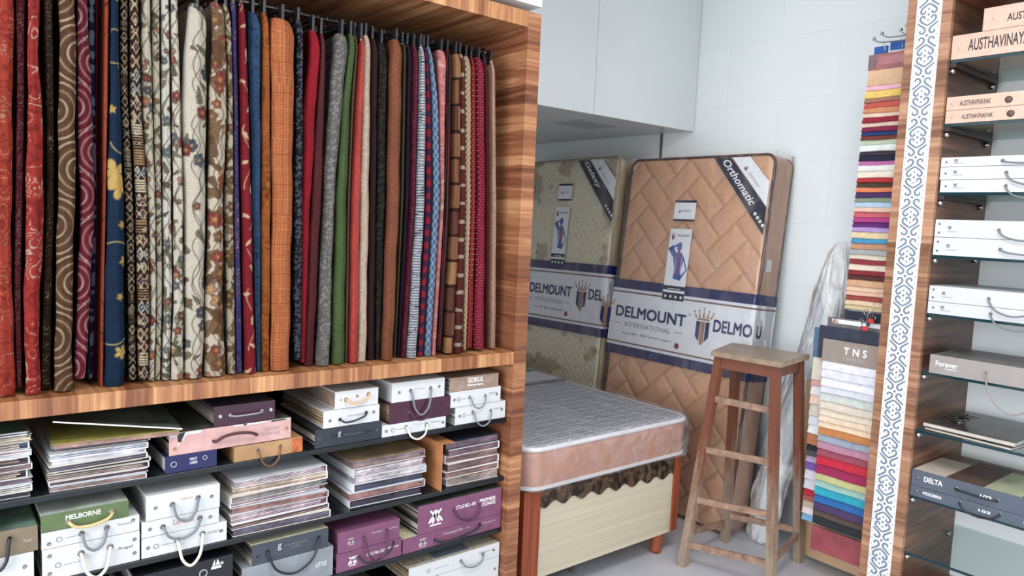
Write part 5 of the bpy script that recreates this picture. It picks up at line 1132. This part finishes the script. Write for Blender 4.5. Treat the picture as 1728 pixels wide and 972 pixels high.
rbox(7, [('thin blue-grey sample box, lower of the blue-grey pair', 1525, 836, .040, .56, dict(front=C_DL, cover=C_DL, group='blue-grey sample boxes on the glass shelf', handle=(ROPE_K, .31, .6, .54, .6, .028, .0035)), delta('MODERN', '103', 'MODERN', .012)),
         ('thicker blue-grey sample box with a patchwork cover on top', 1534, 820, .062, .58, dict(front=C_DL, cover=mat((112, 96, 84), .5, 0, .4, 40, name='brown_fabric_cover'), group='blue-grey sample boxes on the glass shelf', handle=(ROPE_K, .27, .5, .50, .46, .002, .004)), delta('DELTA', '102', 'KARA', .020))], xf=2.955, d_=.36)
dl = [o for o in COL.objects if 'patchwork cover on top' in str(o.get('label', ''))][0]
for q, (a0, a1, c0, c1, mt_) in enumerate(((.01, .20, .01, .70, mat((204, 190, 176), .6, 0, .05, name='pale_patch')), (.42, .62, .02, .8, mat((176, 180, 150), .6, 0, .15, name='sage_patch')), (.21, .41, .02, .9, mat((92, 70, 62), .6, 0, .4, 50, name='brown_patch')))):
    B().box(a0 * .58, a1 * .58, c0 * .36, c1 * .36, .0622, .0632).build('cover_patch', mt_, dl)
t = thing('rolled_offcut', 'small pinkish roll lying at the bottom of the glass shelf unit', 'fabric', (3.02, 1.11, .0715))
B().lathe([(.02, 0), (.032, .006), (.034, .05), (.034, .16), (.03, .2), (.016, .205)], 20, Matrix.Translation((0, 0, .034)) @ Matrix.Rotation(math.radians(90), 4, 'X')).build('roll', mat((176, 130, 140), .6, name='dusty_pink'), t)

# ------------------------------------------------------------------ swatch cards hanging beside the unit
hk = thing('hook_rack', 'chrome prong rack with ball ends fixed beside the top of the wood column', 'hook rack', (3.10, YO, 2.30))
B().box(-.03, .03, .0005, .006, -.03, .02, .001).build('wall_plate', CHROME, hk)
for j, (dx, dz, ln) in enumerate(((-.012, .0, .16), (.006, -.012, .20), (.02, .01, .10), (-.02, .014, .06))):
    p = [(dx, .006, dz), (dx, ln * .8, dz + .004), (dx - .004, ln, dz + .02)]
    B().tube(smooth(p, 4), .003, 8).build('prong', CHROME, hk); bb = B(); bb.lathe([(.001, -.0075), (.005, -.0055), (.0075, 0), (.005, .0055), (.001, .0075)], 14, Matrix.Translation((dx - .004, ln, dz + .023))); bb.build('ball_end', CHROME, hk)
def swatches(label, xpl, header, cols, ytop, bottom, pl, pr_y, name='swatch_card', extra=None, hdr=None, loopz=None, ov=.012):
    """hanging sample card: rows = [(py_top, colour)]; each swatch is a strip of folded cloth overlapping the next"""
    zt = on(0, xpl, pl(ytop), ytop)[2]; zb_ = on(0, xpl, pl(bottom), bottom)[2]
    yl0 = on(0, xpl, pl(ytop), ytop)[1]
    t = thing(name, label, 'swatch card', (xpl, yl0, zb_)); R = random.Random(int(ytop))
    n = len(cols)
    for i, (py, c) in enumerate(cols):
        pyn = cols[i + 1][0] if i < n - 1 else bottom
        A = on(0, xpl, pl(py), py); Bp = on(0, xpl, pl(pyn), pyn); yl = (A[1] + Bp[1]) / 2 - yl0; yr = pr_y - yl0; za, zb2 = A[2] - zb_, Bp[2] - zb_
        th = .0065 + .003 * R.random(); X0 = .0 - .0015 * (i % 2); ww = yl - yr; m_ = 16; nn = 9
        # rounded hem at the lower edge, slight ripple along the width
        hgt = za - zb2 + ov; prof_ = [(0.004, za + ov - .0), (-.001, za - .002)] + [(-th * math.sin(a) - .0015, zb2 + th * .55 * (1 - math.cos(a)) * .9 + .0005) for a in np.linspace(math.pi * .8, 0, 6)] + [(.006, zb2 + .0005)]
        prof_ = np.array(prof_); uu = np.linspace(0, 1, m_); U, J = np.meshgrid(uu, np.arange(len(prof_)), indexing='ij')
        rip = .0009 * np.sin(uu * 9 + i * 1.3)[:, None] * np.ones(len(prof_))
        Xg = X0 + prof_[:, 0][J] - i * .00005; Zg_ = prof_[:, 1][J] + rip; Yg = yl - U * ww
        m = mat(c, .7, 0, .10, 40, .15)
        grid_mesh('swatch', Xg, Yg, Zg_, None, m, t)
    return t, yl0, zb_
TC = [(120, (214, 176, 142)), (147, (226, 180, 198)), (155, (228, 196, 108)), (168, (160, 116, 104)), (175, (196, 92, 80)), (184, (206, 142, 104)), (193, (228, 208, 190)), (200, (142, 32, 50)), (209, (222, 200, 184)), (216, (128, 26, 68)), (224, (30, 62, 112)), (231, (120, 56, 46)), (238, (190, 202, 178)), (246, (220, 226, 222)), (257, (58, 44, 60)), (264, (26, 28, 50)), (273, (190, 110, 168)), (280, (220, 222, 216)), (290, (226, 212, 196)), (301, (170, 44, 48)), (309, (68, 58, 40)), (317, (224, 130, 90)), (325, (70, 44, 96)), (334, (134, 148, 122)), (341, (172, 196, 218)), (350, (226, 188, 166)), (358, (188, 94, 104)), (367, (168, 62, 128)), (375, (94, 38, 108)), (383, (180, 150, 206)), (391, (220, 200, 160)), (402, (66, 146, 186)), (410, (190, 140, 110)), (420, (164, 168, 170)), (429, (218, 206, 186)), (437, (136, 46, 54)), (445, (226, 210, 192)), (455, (128, 34, 48)), (463, (84, 44, 44)), (471, (206, 162, 126)), (482, (220, 192, 166)), (490, (222, 182, 158)), (497, (150, 66, 60)), (505, (224, 200, 168)), (513, (206, 188, 150))]
pl1 = lambda y: 1467 - (y - 95) * (40 / 425.0) + (2 if y < 150 else 0)
XT = 3.12
tcard, yl0, zb0 = swatches('tall hanging swatch card of about forty coloured strips beside the wood column', XT, None, TC, 120, 521, pl1, YO + .004 + .0, extra=None)
zh = on(0, XT, 1466, 94)[2] - zb0; zc_ = on(0, XT, 1465, 120)[2] - zb0
HDR = mat((152, 100, 100), .5, 0, .15, 12, name='mauve_header'); b = B(); b.box(-.004, .006, YO + .004 - yl0, .004, zc_, zh, .001); hd = b.build('header_card', HDR, tcard)
b = B(); b.box(-.0052, -.0042, -.028, .002, zc_ + .008, zh - .004); b.build('header_label', mat((120, 100, 104), .5, 0, .3, 60, name='grey_label'), hd)
b = B(); b.box(-.0052, -.0042, YO + .02 - yl0, -.04, zc_ + .018, zh - .012); b.build('header_window', mat((176, 120, 124), .3, 0, .3, 9, name='rose_window'), hd)
b = B(); b.box(.0002, .006, YO + .004 - yl0, -.02, .0, zc_); b.build('backing_board', mat((120, 100, 90), .6, name='card_backing'), tcard)
for k_ in (-.06, -.13): B().tube([(0, k_, zh - .004), (0.0, k_ + .004, zh + .03), (0, k_ + .012, 2.30 - zb0 - .0)], .0012, 6).build('hanging_loop', CHROME, tcard)
t = thing('swatch_card', 'blue-topped swatch card hanging behind the tall coloured card', 'swatch card', (XT + .03, 0, 0))
za = on(0, XT + .03, 1477, 80)[2]; ya = on(0, XT + .03, 1476, 85)[1]; yb_ = on(0, XT + .03, 1499, 78)[1]; yc = on(0, XT + .03, 1503, 78)[1]
BLC = mat((44, 92, 168), .4, 0, .1, name='blue_plastic_header')
B().box(-.004, .004, YO + .003, ya, za - .17, za - .03, .001).build('card', mat((190, 190, 196), .5, name='pale_card'), t)
B().box(-.005, .005, yb_, ya, za - .03, za, .002).build('header_clip', BLC, t); B().box(-.005, .005, YO + .003, yc, za - .022, za + .012, .002).build('header_clip', BLC, t)

# TNS card and the one behind it
XN = 3.055
TN = [(608, (222, 222, 230)), (622, (214, 215, 226)), (636, (226, 226, 234)), (650, (206, 208, 218)), (661, (196, 202, 196)), (675, (212, 202, 186)), (688, (220, 206, 188)), (699, (222, 202, 180)), (709, (226, 202, 172)), (719, (186, 122, 72)), (731, (150, 160, 178)), (743, (176, 128, 150)), (755, (150, 72, 88)), (767, (190, 34, 56)), (781, (150, 30, 78)), (797, (186, 186, 130)), (808, (150, 186, 178)), (819, (38, 156, 178)), (832, (34, 98, 164)), (845, (70, 50, 92)), (858, (84, 68, 62)), (868, (28, 34, 40))]
pl2 = lambda y: 1391 - (y - 572) * (18 / 306.0)
tn, yl1, zb1 = swatches('swatch card with a taupe header and pale to bright strips, low beside the column', XN, None, TN, 608, 881, pl2, YO + .008)
zt_ = on(0, XN, 1392, 571)[2] - zb1; zh1 = on(0, XN, 1390, 608)[2] - zb1
hd = B().box(-.005, .006, YO + .008 - yl1, .004, zh1, zt_, .001).build('header_card', mat((152, 138, 130), .5, 0, .08, name='taupe_header'), tn)
lettering('TNS', INKW, tn, (-.0053, on(0, XN, 1425, 590)[1] - yl1, zh1 + (zt_ - zh1) * .42), (0, -1, 0), (0, 0, 1), .098, .032, bold=.06, spacing=1.7)
lettering('FURNISHING', INKS, tn, (-.0053, on(0, XN, 1424, 602)[1] - yl1, zh1 + (zt_ - zh1) * .16), (0, -1, 0), (0, 0, 1), .094, .018)
lettering('MRP', INKW, tn, (-.0053, YO + .035 - yl1, zh1 + (zt_ - zh1) * .22), (0, -1, 0), (0, 0, 1), .02, .010)
b = B(); b.box(.0002, .006, YO + .008 - yl1, -.01, .0, zh1); b.build('backing_board', mat((90, 80, 76), .6, name='card_backing_2'), tn)
rs = B(); zq0, zq1 = on(0, XN, 1368, 925)[2] - zb1, on(0, XN, 1370, 885)[2] - zb1
B().box(-.002, .006, YO + .008 - yl1, on(0, XN, 1369, 900)[1] - yl1, zq0, zq1, .001).build('rose_panel', mat((150, 72, 80), .6, 0, .25, 14, name='rose_panel'), tn)
XL_ = 3.10
LN = [(602, (214, 206, 190)), (640, (204, 160, 156)), (650, (220, 220, 224)), (665, (224, 196, 178)), (680, (206, 198, 186)), (700, (206, 212, 218)), (715, (228, 228, 230)), (730, (176, 112, 76)), (748, (30, 34, 46)), (757, (72, 74, 80)), (767, (172, 154, 184)), (778, (120, 76, 158)), (790, (214, 210, 220)), (806, (206, 206, 214)), (822, (178, 34, 56)), (833, (160, 88, 84)), (842, (192, 172, 150)), (852, (226, 212, 214)), (864, (124, 176, 214))]
pl3 = lambda y: 1373 - (y - 602) * (19 / 270.0)
ln_, yl2, zb2_ = swatches('swatch card with a slate blue top, half hidden behind the taupe-headed card', XL_, None, LN, 602, 875, pl3, YO + .02)
zt2 = on(0, XL_, 1378, 552)[2] - zb2_; zh2 = on(0, XL_, 1374, 602)[2] - zb2_
B().box(-.004, .006, YO + .02 - yl2, .004, zh2, zt2, .001).build('header_card', mat((88, 112, 140), .5, 0, .1, name='slate_header'), ln_)
B().box(.0002, .006, YO + .02 - yl2, -.01, 0, zh2).build('backing_board', mat((90, 80, 76), .6, name='card_backing_3'), ln_)
# large kraft sheet behind
XK = 3.20
t = thing('kraft_card', 'large plain brown kraft sheet hanging behind the low swatch cards', 'card', (XK, YO, .012))
def kp(px, py): p = on(0, XK, px, py); return (-(p[1] - YO), max(p[2] - .012, .002))
poly = [kp(1362, 640), kp(1352, 760), kp(1343, 850), kp(1341, 890), kp(1345, 918), kp(1352, 934)]
poly = [(x, z) for x, z in poly]; zb3 = poly[-1][1]; poly += [(-.006, zb3 * .85), (-.006, poly[0][1])]
b = B(); b.prism(poly, TF((0, 0, 0), (0, -1, 0), (0, 0, 1)), .004); b.build('sheet', mat((202, 168, 134), .7, 0, .06, 6, name='kraft_paper'), t)
# stack of more cards with their white labels, and ring bundles
t0 = None
XS = 3.08
for j, (lab, c, py0, py1, pl_, dx, dy_) in enumerate((('navy swatch card, rear of the stack above the taupe-headed card', (34, 40, 58), 523, 560, 1427, .030, 0), ('grey swatch card with a white label strip and round seal, above the taupe-headed card', (110, 104, 104), 534, 572, 1398, .018, .0), ('dark swatch card slanting directly behind the taupe header', (52, 58, 76), 548, 590, 1384, .006, 0))):
    xx = XS + dx - .008; zt3 = on(0, xx, pl_, py0)[2]; zb_ = on(0, xx, pl_, py1)[2] - .03; yy = on(0, xx, pl_, py0)[1]
    t = thing('swatch_card', lab, 'swatch card', (xx, YO + .004, zb_)); w_ = yy - YO - .004
    B().box(-.003, .003, 0.002, w_, 0, zt3 - zb_, .001).build('board', mat(c, .5, 0, .2, 30), t)
    if j == 1:
        B().box(-.0042, -.0032, .01, w_ - .02, (zt3 - zb_) - .024, (zt3 - zb_) - .006).build('label_strip', CARD, t)
        b = B(); b.lathe([(.013, 0), (.013, .001)], 16, TF((-.0044, w_ - .035, (zt3 - zb_) - .018), (0, -1, 0), (0, 0, 1))); b.build('round_seal', mat((196, 160, 150), .5, 0, .5, 90, name='seal'), t)
    if j == 0: B().box(-.0042, -.0032, .01, w_ * .75, (zt3 - zb_) - .050, (zt3 - zb_) - .038).build('label_strip', CARD, t)
for j, (px, py, lab) in enumerate(((1462, 548, 'bunch of ring-bound tags dangling over the taupe header'), (1472, 535, 'second bunch of chain and rings beside the column'))):
    p = on(0, 3.035, px, py); tb = thing('ring_bundle', lab, 'keys', (3.032, p[1], p[2])); R = random.Random(j)
    for q in range(9):
        r_ = R.uniform(.008, .014); c0 = Vector((R.uniform(-.008, .004), R.uniform(-.022, .022), R.uniform(-.026, .022))); ax = R.uniform(0, 3.14)
        B().tube([c0 + Vector((math.cos(a) * math.sin(ax) * r_ * .5, math.cos(a) * math.cos(ax) * r_, math.sin(a) * r_)) for a in np.linspace(0, 6.283, 16, endpoint=False)], .0013, 6, True).build('ring', [CHROME, STEEL, BLACKP][q % 3], tb)
    B().box(-.012, -.010, -.014, .010, -.024, -.006, .001).build('red_tag', mat((186, 50, 56), .5, name='red_tag'), tb)
    B().tube([(0, 0, .02), (0.01, 0, .06)], .0012, 6).build('hanging_wire', CHROME, tb)

# ------------------------------------------------------------------ plastic-wrapped roll leaning on the wall
FILM3 = film('crumpled_polythene', (255, 255, 255), .46, .35, .14, .35, 9)
rl = thing('plastic_wrapped_roll', 'tall crumpled clear plastic bundle leaning on the wall between stool and swatch cards', 'plastic bundle', (3.3, 1.6, 0))
path = [(3.19, 1284, 915, .075), (3.21, 1292, 860, .085), (3.27, 1316, 770, .095), (3.33, 1340, 680, .09), (3.355, 1380, 580, .085), (3.375, 1402, 490, .075), (3.385, 1412, 435, .052), (3.39, 1418, 412, .02)]
C0 = [on(0, x, px, py) for x, px, py, r in path]; rad = [p[3] for p in path]
cs = np.array(smooth([tuple(c) + (r,) for c, r in zip(C0, rad)], 12)); ns = 56; an = np.linspace(0, 2 * math.pi, ns, endpoint=False)
AA, II = np.meshgrid(an, np.arange(len(cs)), indexing='ij'); rr = cs[:, 3][II]
wr = 1 + .16 * (vnoise(np.cos(AA) * 1.2 + 3, cs[:, 2][II] + np.sin(AA) * .2, 9, 3) - .5) * 2 + .07 * (vnoise(AA * 2.2, cs[:, 2][II], 24, 5) - .5) * 2
Yg = cs[:, 1][II] + np.cos(AA) * rr * wr; Xg = cs[:, 0][II] + np.sin(AA) * rr * .52 * wr; Xg = np.minimum(Xg, XF - .004); Zg = np.maximum(cs[:, 2][II], .004) + .012 * np.sin(AA * 3) * (np.arange(len(cs)) > 4)[II]
grid_mesh('outer_film', Xg - 3.3, Yg - 1.6, np.maximum(Zg, .003), None, FILM3, rl, closed_u=True)
Yg2 = cs[:, 1][II] + np.cos(AA) * rr * .62 * (2 - wr); Xg2 = np.minimum(cs[:, 0][II] + np.sin(AA) * rr * .36, XF - .02)
k_ = 62
grid_mesh('inner_foam', (Xg2 - 3.3)[:, :k_], (Yg2 - 1.6)[:, :k_], (np.maximum(Zg, .006))[:, :k_], None, mat((196, 204, 212), .5, 0, .08, 8, name='pale_foam'), rl, closed_u=True)
